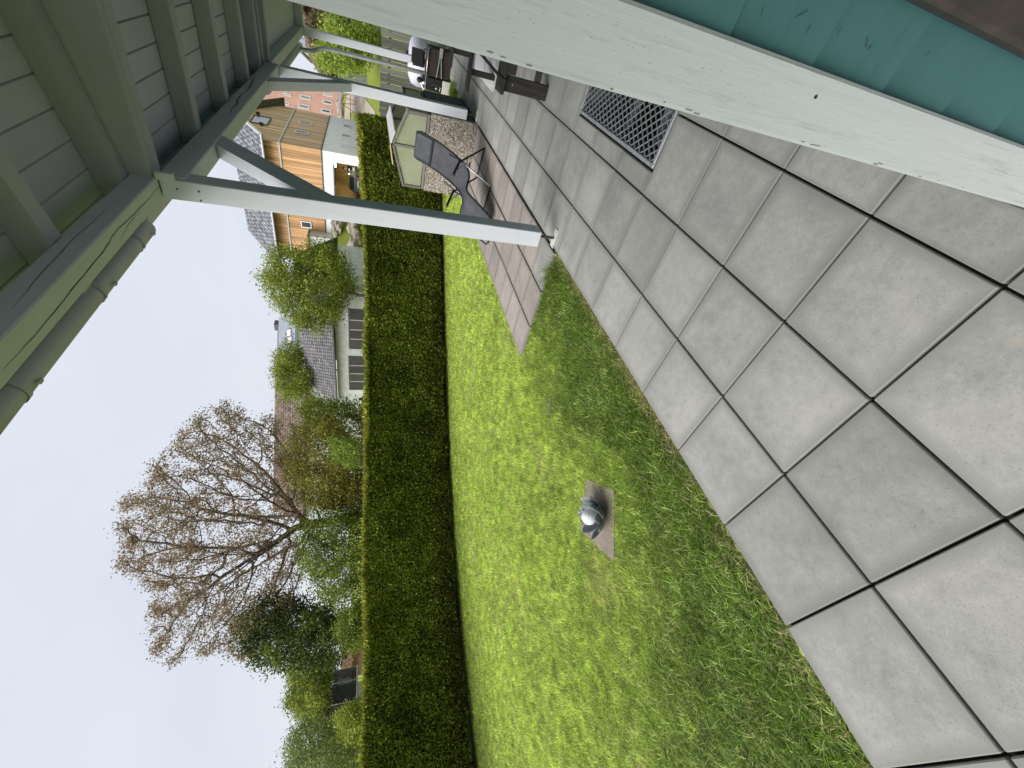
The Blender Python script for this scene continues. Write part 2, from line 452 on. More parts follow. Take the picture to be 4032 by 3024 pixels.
# reddish older path off the patio
PXL = (-3.215, -2.737, -2.262, -1.782); PY0 = 3.80; PR = .425
path = struct(MB().box(PXL[0]+.02, PXL[3]-.006, PY0+.02, 8.585, -.054, -.033).build('garden_path', 'bedding'))
pm = slab_mesh(.477, PR, 'path_slab', .04, .004, .016); pl_ = slab_mesh(.477, PR, 'slab', .04, .004, .016)
for r in range(11):
    for c in range(3):
        o = place('slab', pl_ if (c == 2 and r == 0) else pm, path, ((PXL[c]+PXL[c+1])/2, PY0+(r+.5)*PR, -.004-random.random()*.005), random.uniform(-.006, .006))

# light-well grate
gr = thing('light_well_grate', ((GX0+GX1)/2, (GY0+GY1)/2, -.2), 'galvanised expanded-mesh grate set flush in the patio slabs', 'grate')
e = .003
mb = MB(); fwid = .028
mb.box(GX0+e, GX0+e+fwid, GY0+e, GY1-e, -.03, .003, .003); mb.box(GX1-fwid-e, GX1-e, GY0+e, GY1-e, -.03, .003, .003)
mb.box(GX0+e+fwid, GX1-e-fwid, GY0+e, GY0+e+fwid, -.03, .0025, .003); mb.box(GX0+e+fwid, GX1-e-fwid, GY1-e-fwid, GY1-e, -.03, .0025, .003)
mb.build('frame', 'galvanised', gr)
mb = MB(); nx, ny = 15, 34
ax = np.linspace(GX0+e+fwid, GX1-e-fwid, nx+1); ay = np.linspace(GY0+e+fwid, GY1-e-fwid, ny+1)
for i in range(nx):
    for j in range(ny):
        a, b_ = ((ax[i], ay[j]), (ax[i+1], ay[j+1])) if (i+j) % 2 else ((ax[i+1], ay[j]), (ax[i], ay[j+1]))
        mb.beam((*a, -.008), (*b_, -.008), .005, .009)
mb.build('mesh', 'galvanised', gr)
mb = MB().box(GX0-.01, GX1+.01, GY0-.008, GY1+.008, -1.22, -1.2)
for b4 in ((GX0-.011, GX0, GY0-.008, GY1+.008), (GX1, GX1+.011, GY0-.008, GY1+.008), (GX0, GX1, GY0-.009, GY0-.0005), (GX0, GX1, GY1+.0005, GY1+.009)):
    mb.box(*b4, -1.2, -.032)
simple('pit_wall', (.10, .115, .125), .9, .3, 3, .1); mb.build('pit', 'pit_wall', gr)
for k in range(3): MB().tube([(GX0+.02, GY0+.25+k*.45, -.35-.05*(k % 2)), (GX1-.02, GY0+.3+k*.45, -.42)], .035, 8).build('drain_pipe', 'gutter_grey', gr)

# ================================================================== LAWN
HED = np.array([(-8.6, -6.5), (-9.05, -3.0), (-9.22, -.5), (-9.20, .7), (-9.02, 2.1), (-8.55, 3.8), (-7.86, 5.49), (-6.74, 7.37), (-5.16, 9.82), (-3.95, 11.5), (-3.05, 13.0)])
def hedge_x(y): return np.interp(y, HED[:, 1], HED[:, 0])
SQ = [(-2.885, 1.776), (-2.573, 1.457), (-2.965, 1.067), (-3.305, 1.505)]
def in_poly(x, y, P):
    c = np.zeros(len(x), bool); j = len(P)-1
    for i in range(len(P)):
        xi, yi = P[i]; xj, yj = P[j]
        h = ((yi > y) != (yj > y)) & (x < (xj-xi)*(y-yi)/(yj-yi+1e-12)+xi); c ^= h; j = i
    return c
def vnoise(x, y, s, seed):                                  # smooth value noise
    r = np.random.default_rng(seed); G = r.random((64, 64))
    u = x/s; v = y/s; i = np.floor(u).astype(int); j = np.floor(v).astype(int); fu = u-i; fv = v-j
    fu = fu*fu*(3-2*fu); fv = fv*fv*(3-2*fv); i %= 64; j %= 64
    return (G[i, j]*(1-fu)+G[(i+1) % 64, j]*fu)*(1-fv)+(G[i, (j+1) % 64]*(1-fu)+G[(i+1) % 64, (j+1) % 64]*fu)*fv
LEN = 0
def grass(n, r0, r1, hgt, wid, bend):
    x = rng.uniform(-9.4, XE+.012, n); y = rng.uniform(-2.6, 13.6, n)
    dist = np.hypot(x, y)
    dj = dist*(1+.35*(rng.random(n)-.5))
    k = (dj >= r0) & (dj < r1) & (x > hedge_x(y)-.40)
    k &= ~((x > PXL[0]-.005) & (x < PXL[3]+.03) & (y > PY0-.005) & (y < 9.7))
    k &= ~((x > -3.2) & (y > 8.5) & (y < 12.2))
    k &= ~in_poly(x, y, [(-2.89, 1.69), (-2.78, 1.58), (-2.65, 1.455), (-2.80, 1.29), (-2.965, 1.14), (-3.08, 1.30), (-3.225, 1.50), (-3.05, 1.60)])
    az = x/np.maximum(y, .01)
    x, y, dist = x[k], y[k], dist[k]; n = len(x)
    edge = np.clip(1-(XE-x)/.17, 0, 1)*(.35+1.1*vnoise(x, y, .28, 5))
    pt = .35+.28*(.45*(vnoise(x, y, 1.1, 1)-.5)+.3*(vnoise(x, y, .37, 2)-.5))*2+.40*(vnoise(x, y, .075, 42)-.5)+.18*vnoise(x, y, .6, 47)
    fine = vnoise(x, y, .09, 3)
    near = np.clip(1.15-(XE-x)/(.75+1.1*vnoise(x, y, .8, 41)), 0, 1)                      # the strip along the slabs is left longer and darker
    h = hgt*(.55+.7*rng.random(n))*(.7+.5*pt)*(1+.55*near)*(1-.25*edge)
    a = rng.uniform(0, 2*np.pi, n); lean = rng.uniform(.45, 2.1, n)*(1+.7*edge)
    d = np.stack([np.cos(a)*lean, np.sin(a)*lean, np.ones(n)], 1); d = unit(d)
    s = np.stack([-np.sin(a), np.cos(a), np.zeros(n)], 1); wv = (wid*(.6+.8*rng.random(n)))[:, None]
    B = np.stack([x, y, np.full(n, -.055)+.012*vnoise(x, y, .5, 9)], 1)
    green = np.array([.24, .38, .032]); lime = np.array([.60, .74, .135]); deep = np.array([.085, .165, .012]); straw = np.array([.50, .43, .21])
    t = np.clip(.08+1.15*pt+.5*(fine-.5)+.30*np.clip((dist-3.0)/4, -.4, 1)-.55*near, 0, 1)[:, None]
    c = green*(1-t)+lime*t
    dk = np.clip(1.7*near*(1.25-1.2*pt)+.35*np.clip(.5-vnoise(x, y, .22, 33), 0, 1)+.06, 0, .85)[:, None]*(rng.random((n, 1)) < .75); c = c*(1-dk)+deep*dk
    dry = (rng.random(n) < (.03+.07*np.clip(vnoise(x, y, .7, 11)-.55, 0, 1)*2+.80*np.minimum(edge, 1)**1.5))
    yl = (rng.random(n) < .05+.35*np.clip(vnoise(x, y, .16, 31)*.6+vnoise(x, y, .55, 32)*.6-.45, 0, 1))
    c[yl] = c[yl]*.3+np.array([.72, .84, .32])*.7
    c[dry] = straw*(.55+.7*rng.random((dry.sum(), 1)))
    c *= (.50+.95*rng.random((n, 1))**1.1)
    hd_ = x-hedge_x(y)                                      # paler mown stripes parallel to the hedge
    sp_ = np.clip(np.sin(hd_*5.2+1.5*vnoise(x, y, 1.2, 51))*.5+.2*vnoise(x, y, .4, 52), 0, 1)*np.clip(1.25-hd_/5, 0, 1)
    wn = np.clip(vnoise(x, y, .45, 53)+.5*vnoise(x, y, .09, 54)-.98, 0, 1)*2.2*(1-near)+.9*np.exp(-(((x+3.25)/.30)**2+((y-1.02)/.22)**2))
    pale = rng.random(n) < np.clip(.22*sp_+.75*wn, 0, .8); c[pale] = c[pale]*.35+np.array([.62, .58, .24])*.65*(.6+.6*rng.random((pale.sum(), 1)))
    cl2 = vnoise(x, y, .045, 55)*.7+vnoise(x, y, .1, 56)*.3; c *= (.50+1.0*cl2)[:, None]
    if bend:
        tip = B+d*h[:, None]+np.stack([np.cos(a), np.sin(a), -.25*np.ones(n)], 1)*(h*.45*lean)[:, None]
        M = B+d*h[:, None]*.58
        V = np.stack([B-s*wv/2, B+s*wv/2, M+s*wv*.4, M-s*wv*.4, tip], 1).reshape(-1, 3); k = np.arange(n)[:, None]*5
        F = np.concatenate([k+np.array([[0, 1, 2]]), k+np.array([[0, 2, 3]]), k+np.array([[3, 2, 4]])], 1).reshape(-1, 3)
        return V, F, np.repeat(c, 5, 0)
    V = np.stack([B-s*wv/2, B+s*wv/2, B+d*h[:, None]], 1).reshape(-1, 3); k = np.arange(n)[:, None]*3
    return V, k+np.array([[0, 1, 2]]), np.repeat(c, 3, 0)
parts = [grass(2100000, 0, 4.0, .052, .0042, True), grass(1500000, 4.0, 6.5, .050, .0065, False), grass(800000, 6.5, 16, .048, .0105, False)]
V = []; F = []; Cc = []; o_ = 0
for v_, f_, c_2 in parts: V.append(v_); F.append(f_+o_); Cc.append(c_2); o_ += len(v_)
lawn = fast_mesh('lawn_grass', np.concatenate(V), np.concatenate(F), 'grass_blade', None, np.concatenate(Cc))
lawn['kind'] = 'stuff'; tag(lawn, 'short lime and dark green lawn between patio and hedge', 'grass')
# a few long stalks leaning over the slab edge beside the post, and the dry thatch
def tuft(name, c, n, h, spread, label, hook=.5, cols=((.10, .17, .02), (.2, .26, .04))):
    r = np.random.default_rng(int(abs(c[0])*1000+abs(c[1])*77))
    a = r.uniform(0, 6.28, n); P = np.stack([c[0]+spread*r.normal(size=n)*.5, c[1]+spread*r.normal(size=n)*.5, np.full(n, c[2])], 1)
    ln = h*r.uniform(.5, 1.1, n); V = []; F = []; C = []
    for i in range(n):
        d = np.array([math.cos(a[i])*hook, math.sin(a[i])*hook, 1]); d /= np.linalg.norm(d); s = np.array([-math.sin(a[i]), math.cos(a[i]), 0])*.0035
        m1 = P[i]+d*ln[i]*.6; t = m1+np.array([math.cos(a[i])*hook*1.6, math.sin(a[i])*hook*1.6, .35])*ln[i]*.4
        k = len(V); V += [P[i]-s, P[i]+s, m1+s*.8, m1-s*.8, t]; F += [(k, k+1, k+2), (k, k+2, k+3), (k+3, k+2, k+4)]
        q = r.random(); C += [np.array(cols[0])*(1-q)+np.array(cols[1])*q]*5
    o = fast_mesh(name, np.array(V), np.array(F), 'grass_blade', None, np.array(C)); return tag(o, label, 'grass')
o = tuft('grass_tuft', (-2.02, 3.70, -.05), 170, .17, .16, 'tall grass tuft leaning over the path slab by the nearest post', .6)
o = tuft('grass_tuft', (-1.86, 11.4, -.05), 260, .28, .30, 'grass clump at the patio edge beside the grill', .5)
wp = GZ((2178, 1600), -.05); tuft('weed', (wp[0], wp[1], -.05), 60, .10, .09, 'pale grey-green weed rosette in the lawn near the path tip', 1.2, ((.16, .2, .12), (.3, .33, .22)))

# stepping stone and steel lotus
st = struct(MB().prism([(*p, -.052) for p in SQ], (0, 0, .024)).build('stepping_stone', 'stone_slab')); del st['kind']
tag(st, 'square brown-grey stone slab sunk in the lawn under the steel flower', 'stone slab')

def petal_mesh(L, Wd, cup, n=7, mth=5):
    P = []
    for i in range(n+1):
        t = i/n; wd = Wd*(math.sin(math.pi*min(1, .12+.88*t)**.85))**.75 if t < 1 else 0.004
        row = []
        for j in range(mth+1):
            u = j/mth*2-1
            row.append((u*wd/2, L*t*math.cos(cup*t*.6), L*t*math.sin(cup*t*.6)+.35*wd*u*u*.6))
        P.append(row)
    me = MB().grid(P).mesh('petal')
    for p in me.polygons: p.use_smooth = True
    return me
lc = GZ((2372, 2030), -.028)
lot = thing('lotus_ornament', (lc[0], lc[1], -.028), 'galvanised steel lotus flower with a glass ball on the stone slab', 'garden ornament')
mt, n, b = new_mat('petal_zinc'); v, tc, oi = coords(n)
f1 = noise(n, v, 16, 5, .6); rs = noise(n, v, 9, 4, .6)
cc = ramp(n, f1, [(.3, (.12, .135, .145)), (.7, (.26, .285, .30))]); cc = mixc(n, ramp(n, rs, [(.62, (0, 0, 0)), (.72, (.6, .6, .6))]), cc, (.22, .10, .045))
n.links.new(cc, b.inputs['Base Color']); b.inputs['Metallic'].default_value = .45; b.inputs['Roughness'].default_value = .5
for ring, (cnt, L, Wd, cup, tilt, z0, r0) in enumerate([(7, .195, .120, 1.0, .10, .012, .03), (7, .150, .100, .9, .42, .022, .04)]):
    me = petal_mesh(L, Wd, cup); me.materials.append(mt)
    for k in range(cnt):
        a = 2*math.pi*(k+.5*ring)/cnt
        o = bpy.data.objects.new('petal', me); COL.objects.link(o); o.parent = lot
        o.rotation_mode = 'XYZ'; o.rotation_euler = (tilt, 0, a); o.location = (-math.sin(a)*r0, math.cos(a)*r0, z0)
        md = o.modifiers.new('t', 'SOLIDIFY'); md.thickness = .0025
MB().lathe(lc*[1, 1, 0]+[0, 0, -.028], [(.03, 0), (.045, .012), (.045, .03), (.03, .045)], 14).build('base', 'galvanised', lot, True)
mt, n, b = new_mat('glass_ball'); v, tc, oi = coords(n)
vo = n.nodes.new('ShaderNodeTexVoronoi'); vo.feature = 'DISTANCE_TO_EDGE'; vo.inputs['Scale'].default_value = 34; n.links.new(v, vo.inputs['Vector'])
cc = ramp(n, vo.outputs['Distance'], [(0, (.45, .46, .47)), (.08, (.82, .83, .84))]); n.links.new(cc, b.inputs['Base Color'])
b.inputs['Roughness'].default_value = .2; b.inputs['Metallic'].default_value = .0; b.inputs['Coat Weight'].default_value = .6
prof = [(max(.001, .064*math.sin(math.pi*i/14)), .064-.064*math.cos(math.pi*i/14)) for i in range(15)]
MB().lathe((lc[0], lc[1], -.028+.060), prof, 24).build('glass_ball', mt, lot, True)

# ================================================================== HEDGE
hg = thing('hedge', (-7.9, 5.5, 0), 'long clipped dark green conifer hedge closing the lawn', 'hedge')
seg = np.linalg.norm(np.diff(HED, axis=0), axis=1); acc = np.r_[0, np.cumsum(seg)]; HL = acc[-1]
HTH = np.array([1.80, 1.81, 1.80, 1.80, 1.79, 1.81, 1.83, 1.84, 1.86, 1.98, 2.10])
def hedge_at(s):
    x = np.interp(s, acc, HED[:, 0]); y = np.interp(s, acc, HED[:, 1]); e_ = .3
    dx = np.interp(s+e_, acc, HED[:, 0])-np.interp(s-e_, acc, HED[:, 0]); dy = np.interp(s+e_, acc, HED[:, 1])-np.interp(s-e_, acc, HED[:, 1])
    l = np.hypot(dx, dy)+1e-9; return x, y, dy/l, -dx/l, np.interp(s, acc, HTH)       # normal towards the lawn
HT = 1.0
mb = MB(); rows = []
for s_i in np.linspace(.1, HL-.25, 60):
    x, y, nx_, ny_, h = hedge_at(s_i); h -= .085
    pr = [(-.30, .03), (-.17, .30), (-.14, .9), (-.13, h-.10), (-.20, h), (-HT+.32, h), (-HT+.15, h-.1), (-HT+.15, .03)]
    rows.append([(x+nx_*a, y+ny_*a, b_) for a, b_ in pr])
mb.grid(rows); mb.f.append(tuple(range(8))); mb.f.append(tuple(len(mb.v)-8+i for i in range(8)))
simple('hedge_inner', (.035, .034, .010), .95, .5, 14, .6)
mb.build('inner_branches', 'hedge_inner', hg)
for s_i in np.arange(4.3, HL-.2, .55):
    mb = MB()
    x, y, nx_, ny_, h = hedge_at(s_i+random.uniform(-.1, .1)); k = random.uniform(.35, .7)
    mb.tube([(x-nx_*k, y-ny_*k, -.08), (x-nx_*k+random.uniform(-.05, .05), y-ny_*k, .5)], [.03, .022], 6); mb.build('stem', 'bark', hg)
def hedge_sprays():
    r = np.random.default_rng(3)
    n = 250000; s = r.uniform(2.5, HL+.05, n); hh = r.random(n)
    x, y, nx_, ny_, h = hedge_at(s)
    z = .03+(h-.03)*hh**.95
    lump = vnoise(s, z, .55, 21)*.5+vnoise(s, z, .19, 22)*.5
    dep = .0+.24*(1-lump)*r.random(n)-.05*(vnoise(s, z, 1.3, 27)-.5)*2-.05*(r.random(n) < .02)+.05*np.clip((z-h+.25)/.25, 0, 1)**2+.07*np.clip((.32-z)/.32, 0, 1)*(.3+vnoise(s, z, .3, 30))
    P = np.stack([x-nx_*dep, y-ny_*dep, z], 1); nr = np.stack([nx_, ny_, .25+0*nx_], 1)
    keep = (z > .02+.10*vnoise(s, s*0, .45, 26)**2)
    P, nr, lump, dep, hf = P[keep], nr[keep], lump[keep], dep[keep], ((z/h)[keep])
    # top
    m = 52000; s2 = r.uniform(-.05, HL+.05, m); q = r.random(m)**1.6*(HT)
    x2, y2, n2, n3, h2 = hedge_at(s2); wv = .045*(vnoise(s2, q, .5, 23)-.5)*2+.07*(r.random(m) < .05)*r.random(m)
    fr = r.random(m)
    P2 = np.stack([x2-n2*q, y2-n3*q, h2-.055+wv-.05*fr], 1); nr2 = np.stack([n2*.3, n3*.3, 1.1+0*n2], 1)
    # end face
    m3 = 12000; x3, y3, a3, b3, h3 = hedge_at(np.full(m3, HL)); q3 = r.random(m3)*HT; zz = .1+(h3-.1)*r.random(m3)
    tx, ty = -b3, a3; bul = .25*np.sin(np.pi*q3/HT)
    P3 = np.stack([x3-a3*q3+tx*bul*1.0, y3-b3*q3+ty*bul, zz-.25*(abs(q3/HT-.5)*2)**2*(zz/h3)], 1); nr3 = np.stack([tx, ty, .3+0*tx], 1)
    PP = np.concatenate([P, P2, P3]); NN = np.concatenate([nr, nr2, nr3])
    size = np.r_[r.uniform(.028, .070, len(P)), r.uniform(.04, .115, m), r.uniform(.04, .09, m3)]
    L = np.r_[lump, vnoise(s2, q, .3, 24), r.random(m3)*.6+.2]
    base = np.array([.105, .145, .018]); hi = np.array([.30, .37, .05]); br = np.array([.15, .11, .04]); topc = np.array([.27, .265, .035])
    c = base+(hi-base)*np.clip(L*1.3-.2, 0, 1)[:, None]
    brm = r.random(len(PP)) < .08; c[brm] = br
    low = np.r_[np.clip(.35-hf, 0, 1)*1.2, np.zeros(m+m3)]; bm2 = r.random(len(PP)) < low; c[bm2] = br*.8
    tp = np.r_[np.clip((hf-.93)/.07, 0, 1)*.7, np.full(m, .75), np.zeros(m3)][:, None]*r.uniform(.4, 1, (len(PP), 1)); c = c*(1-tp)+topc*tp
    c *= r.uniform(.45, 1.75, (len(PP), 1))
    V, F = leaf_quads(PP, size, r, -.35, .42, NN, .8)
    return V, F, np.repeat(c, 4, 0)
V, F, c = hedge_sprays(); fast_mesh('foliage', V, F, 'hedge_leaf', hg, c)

# ================================================================== HOUSE
WY, WX = .775, -.045
hs_ = thing('house', (1.2, 4, 0), 'teal weatherboarded house with white corner board at the right edge', 'house')
simple('house_core', (.10, .11, .11), .9, .1, 3, 0)
mb = MB().box(WX+.02, 7, WY+.02, 14.4, -.3, 3.30); mb.box(1.20, 7, -4, WY+.018, -.3, 3.30); mb.build('wall_core', 'house_core', hs_)
BW = .186
def clap(p0, p1, nrm, z, mat):
    p0, p1, nrm = map(np.array, (p0, p1, nrm)); P = [p0+nrm*.0, p0+nrm*.026, p0+nrm*.008, p0+nrm*.0]
    mb = MB(); zz = [z, z, z+BW-.002, z+BW-.002]
    a = [tuple(p)+(h,) for p, h in zip(P, zz)]; b_ = [tuple(p+(p1-p0))+(h,) for p, h in zip(P, zz)]
    mb.add(a+b_, [(0, 1, 2, 3), (7, 6, 5, 4), (0, 4, 5, 1), (1, 5, 6, 2), (2, 6, 7, 3), (3, 7, 4, 0)])
    return mb.build('board', mat, hs_)
for k in range(18):
    z = -.02+k*BW
    clap((WX+.05, WY+.018), (1.19, WY+.018), (0, -1.), z, 'siding_teal')
    clap((WX+.018, WY+.02), (WX+.018, 14.4), (-1., 0), z, 'siding_teal_y')
    clap((1.198, -4), (1.198, WY), (-1., 0), z, 'siding_teal_y')
cb = MB().box(-.0695, .0395, .750, .7745, -.03, 3.27, .006).build('corner_board', 'trim_white', hs_); cb['label'] = 'worn white painted corner board'
MB().box(-.0690, -.0445, .7750, .87, -.03, 3.27, .005).build('corner_board', 'trim_white', hs_)
MB().box(.150, .235, .700, .756, -.03, 2.15, .008).build('door_casing', 'brown_casing', hs_)
MB().box(.2355, 1.10, .735, .757, -.03, 2.10, .004).build('door', 'brown_casing', hs_)
mt, n, b = new_mat('nail_dark'); b.inputs['Base Color'].default_value = (.03, .022, .018, 1); b.inputs['Roughness'].default_value = .6
nl = PY((3211, 381), .750); MB().lathe((0, 0, 0), [(.0028, -.001), (.0032, .001), (.001, .002)], 8)
mb = MB(); mb.tube([(nl[0], .751, nl[2]), (nl[0], .7485, nl[2])], .0032, 8); mb.build('nail', mt, hs_)
simple('scuff', (.05, .075, .072), .8, .2, 20, 0); simple('grime', (.22, .22, .20), .8, .2, 20, 0)
def z7(x, y): return (2700+x*.60271, y*.60271)
for a, b_, wd in (((490, 100), (505, 50), .0016), ((720, 110), (800, 70), .0022), ((790, 215), (815, 165), .003), ((990, 225), (1020, 180), .002), ((1175, 310), (1190, 250), .0035), ((1192, 322), (1214, 298), .004), ((1560, 372), (1600, 330), .0012)):
    p, q = PY(z7(*a), WY-.006), PY(z7(*b_), WY-.006); MB().beam(p, q, wd*.45, .0008, (0, 1, 0)).build('scratch', 'scuff', hs_)
rw = np.random.default_rng(4)
for k in range(16):                                        # flaked paint along the arris of the corner board
    z = rw.uniform(.25, 1.75); L = rw.uniform(.003, .014); x = -.0695+rw.uniform(.002, .0065)
    MB().obox((x, .7494+rw.uniform(.0, .001), z), (rw.uniform(.0004, .0010), 0, 0), (0, .0008, 0), (0, 0, L/2)).build('paint_flake', 'grime', hs_)
for k in range(70):                                        # specks of dirt on its face
    z = 1.42+.16*rw.normal(); x = -.02+.018*rw.normal()
    if -.058 < x < .034: MB().obox((x, .7497, z), (rw.uniform(.0002, .0004), 0, 0), (0, .0004, 0), (0, 0, rw.uniform(.0003, .0007))).build('dirt_speck', 'grime', hs_)
mb = MB(); mb.prism([(-.045, WY, 3.31), (7.3, WY, 3.31), (7.3, WY, 4.5)], (0, 13.6, 0)); mb.build('roof_light_stop', 'house_core', hs_)  # unseen top closure added to keep light from leaking in

# ================================================================== PORCH
po = thing('porch', (-1.67, 6.2, 0), 'white painted timber porch with posts, braces and boarded ceiling', 'porch')
PXI, PXO = -1.593, -1.747
PYS = [(3.80, 3.965), (8.535, 8.70), (13.10, 13.265)]
TOPS = [3.318, 3.148, 3.26]
for (ya, yb), tz in zip(PYS, TOPS):
    p = MB().box(PXO, PXI, ya, yb, .19, tz, .006).build('post', 'white_paint_z', po)
    xc, yc = (PXI+PXO)/2, (ya+yb)/2+.015
    MB().tube([(xc, yc, .006), (xc, yc, .192)], .014, 10).build('pin', 'steel_pin', p)
    mb = MB().box(xc-.095, xc+.095, yc-.045, yc+.045, .0006, .0066, .001); mb.build('foot_plate', 'plate_white', p)
    for sx in (-.075, .075):
        for sy in (-.028, .028): MB().lathe((xc+sx, yc+sy, .0067), [(.006, 0), (.005, .004)], 6).build('screw', 'steel_pin', p)
# small bolt holes in the heads of post and braces
def holes(pts, parent):
    for p in pts: MB().tube([p, (p[0], p[1]-.002, p[2])], .0075, 8).build('bolt', nailm, parent)
nailm = MATS['nail_dark']
P0 = [o for o in po.children if o.name.startswith('post')][0]
holes([PY(zz, 3.799) for zz in (z1(1147, 1225), z1(1288, 1241), z1(1302, 1300))], P0)
RS = .144
def ra(x): return 3.478+RS*(x+1.58)
MB().box(PXO, PXI+.012, -1.8, 3.797, 3.318, 3.476, .008).build('beam', 'white_paint_y', po)
MB().box(PXO+.004, PXI+.010, 3.835, 8.62, 3.150, 3.332, .008).build('beam', 'white_paint_y', po)
MB().box(PXO+.004, PXO+.030, 3.812, 8.62, 3.334, 3.60, .004).build('beam', 'white_paint_y', po)
MB().box(PXO, PXI+.008, 8.625, 13.4, 3.262, 3.43, .008).build('beam', 'white_paint_y', po)
MB().box(PXI+.010, -.03, 13.10, 13.25, 3.262, 3.425, .008).build('beam', 'white_paint_x', po)
# the notch block where the two beams meet
MB().box(PXI+.002, PXI+.060, 3.752, 3.796, 3.20, 3.316, .006).build('block', 'white_paint_x', po)
# braces
def brace(yp, sgn):
    x0, x1 = PXI-.012, PXO+.03
    a = [(yp, 2.106), (yp, 2.378), (yp+sgn*.770, 3.148), (yp+sgn*1.042, 3.148)]
    return MB().prism([(x0, y, z) for y, z in a], (x1-x0, 0, 0)).build('brace', 'white_paint_z', po)
brace(3.967, 1); b2 = brace(8.533, -1)
# rafters over the near bay, rising to the house
def rafter(yc, wd=.115):
    xa, xb = -1.945, 1.2
    mb = MB(); za, zb_ = ra(xa), ra(xb)
    mb.prism([(xa, yc-wd/2, za+.035), (xa+.07, yc-wd/2, za+.01), (xb, yc-wd/2, zb_), (xb, yc-wd/2, zb_+.165), (xa, yc-wd/2, za+.165)], (0, wd, 0))
    return mb.build('rafter', 'rafter_paint', po)
for yc in (-.20, .78, 1.76, 2.735, 3.705): rafter(yc)
nb = 19
for k in range(nb):
    xa = -2.06+k*.1765; xb = xa+.1755
    mb = MB(); za, zb_ = ra(xa)+.167, ra(xb)+.167
    mb.prism([(xa, -1.7, za), (xb-.012, -1.7, zb_), (xb-.006, -1.7, zb_+.008), (xb-.006, -1.7, zb_+.024), (xa, -1.7, za+.024), (xa, -1.7, za+.004)], (0, 5.53, 0))
    mb.build('ceiling_board', 'ceiling_paint', po)
xa, xb = -2.07, 1.35
MB().prism([(xa, -1.75, ra(xa)+.193), (xb, -1.75, ra(xb)+.193), (xb, -1.75, ra(xb)+.25), (xa, -1.75, ra(xa)+.25)], (0, 5.62, 0)).build('roof_deck_light_stop', 'pit_dark', po)  # slab added against sky light leaks, near-black to darken the board gaps
# flat middle bay
for ya, yb in ((3.835, 3.955), (4.955, 5.09), (6.10, 6.24), (7.30, 7.44), (8.20, 8.32), (8.46, 8.60)):
    MB().box(PXO+.034, WX-.03, ya, yb, 3.336, 3.487, .006).build('joist', 'rafter_paint', po)
MB().box(-1.62, 1.3, 3.770, 3.832, 3.340, 3.66, .004).build('fascia', 'rafter_paint', po)
for k in range(11):
    xa = -2.02+k*.178
    mb = MB(); mb.prism([(xa, 3.836, 3.489), (xa+.164, 3.836, 3.489), (xa+.170, 3.836, 3.499), (xa+.170, 3.836, 3.513), (xa, 3.836, 3.513), (xa, 3.836, 3.497)], (0, 4.78, 0))
    mb.build('ceiling_board', 'ceiling_paint', po)
MB().box(-2.05, .1, 3.88, 8.64, 3.603, 3.66).build('roof_deck_light_stop', 'pit_dark', po)  # same added light stop over the middle bay, black behind the gaps
for k in range(26):                                        # far bay, boards across
    ya = 8.645+k*.185
    MB().box(-2.0, WX-.03, ya, ya+.178, 3.433, 3.455, .004).build('ceiling_board', 'white_paint_x', po)
MB().box(-2.05, .1, 8.645, 13.5, 3.458, 3.52).build('roof_deck_light_stop', 'pit_dark', po)  # added light stop above the far bay, black behind its boards
MB().box(PXI+.012, WX-.03, 8.63, 8.74, 3.28, 3.431, .006).build('joist', 'rafter_paint', po)
# drying cracks (shakes) in the big timbers
def crack(pts, wd, nrm, up):
    P = [np.array(p, float)+np.array(nrm)*.0012 for p in pts]; u = np.array(up, float); a = []; b_ = []
    for i, p in enumerate(P):
        k = wd*(.15+.85*math.sin(math.pi*(i+.4)/(len(P)-.2)))*(.8+.4*random.random()); a.append(p+u*k/2); b_.append(p-u*k/2)
    MB().grid([a, b_]).build('crack', nailm, po)
def z6b(x, y): return (x*.72314, 600+y*.72314)
def sub(pts, m_=5, jit=1.4):
    out = []
    for i in range(len(pts)-1):
        for t in np.linspace(0, 1, m_, endpoint=False): out.append(tuple(np.array(pts[i])*(1-t)+np.array(pts[i+1])*t+np.random.default_rng(i*9+int(t*20)).normal(size=2)*jit))
    return out+[pts[-1]]
crack([GZ(z6b(*q), 3.318) for q in sub([(872, 180), (790, 275), (640, 420), (560, 540), (430, 700), (220, 960), (20, 1180)])], .0075, (0, 0, -1), (1, 0, 0))
crack([GZ(z6b(*q), 3.318) for q in sub([(760, 320), (700, 390), (655, 470)])], .005, (0, 0, -1), (1, 0, 0))
crack([PX(z6b(*q), PXI+.012) for q in sub([(640, 260), (400, 470), (260, 620), (60, 860)])], .004, (1, 0, 0), (0, 0, 1))
for pth in ([(1657, 488), (1640, 520), (1622, 562), (1604, 580), (1585, 602)], [(1588, 598), (1560, 618), (1540, 645), (1535, 672), (1505, 705), (1488, 745)]):
    crack([PX(z1(*q), PXI+.010) for q in sub(pth, 4, 2)], .016, (1, 0, 0), (0, 0, 1))
crack([(PXI-.002+.0, 3.796, 3.33)]+[(PXI+.06, 3.80, 3.33)], .01, (0, -1, 0), (0, 0, 1)) if False else None
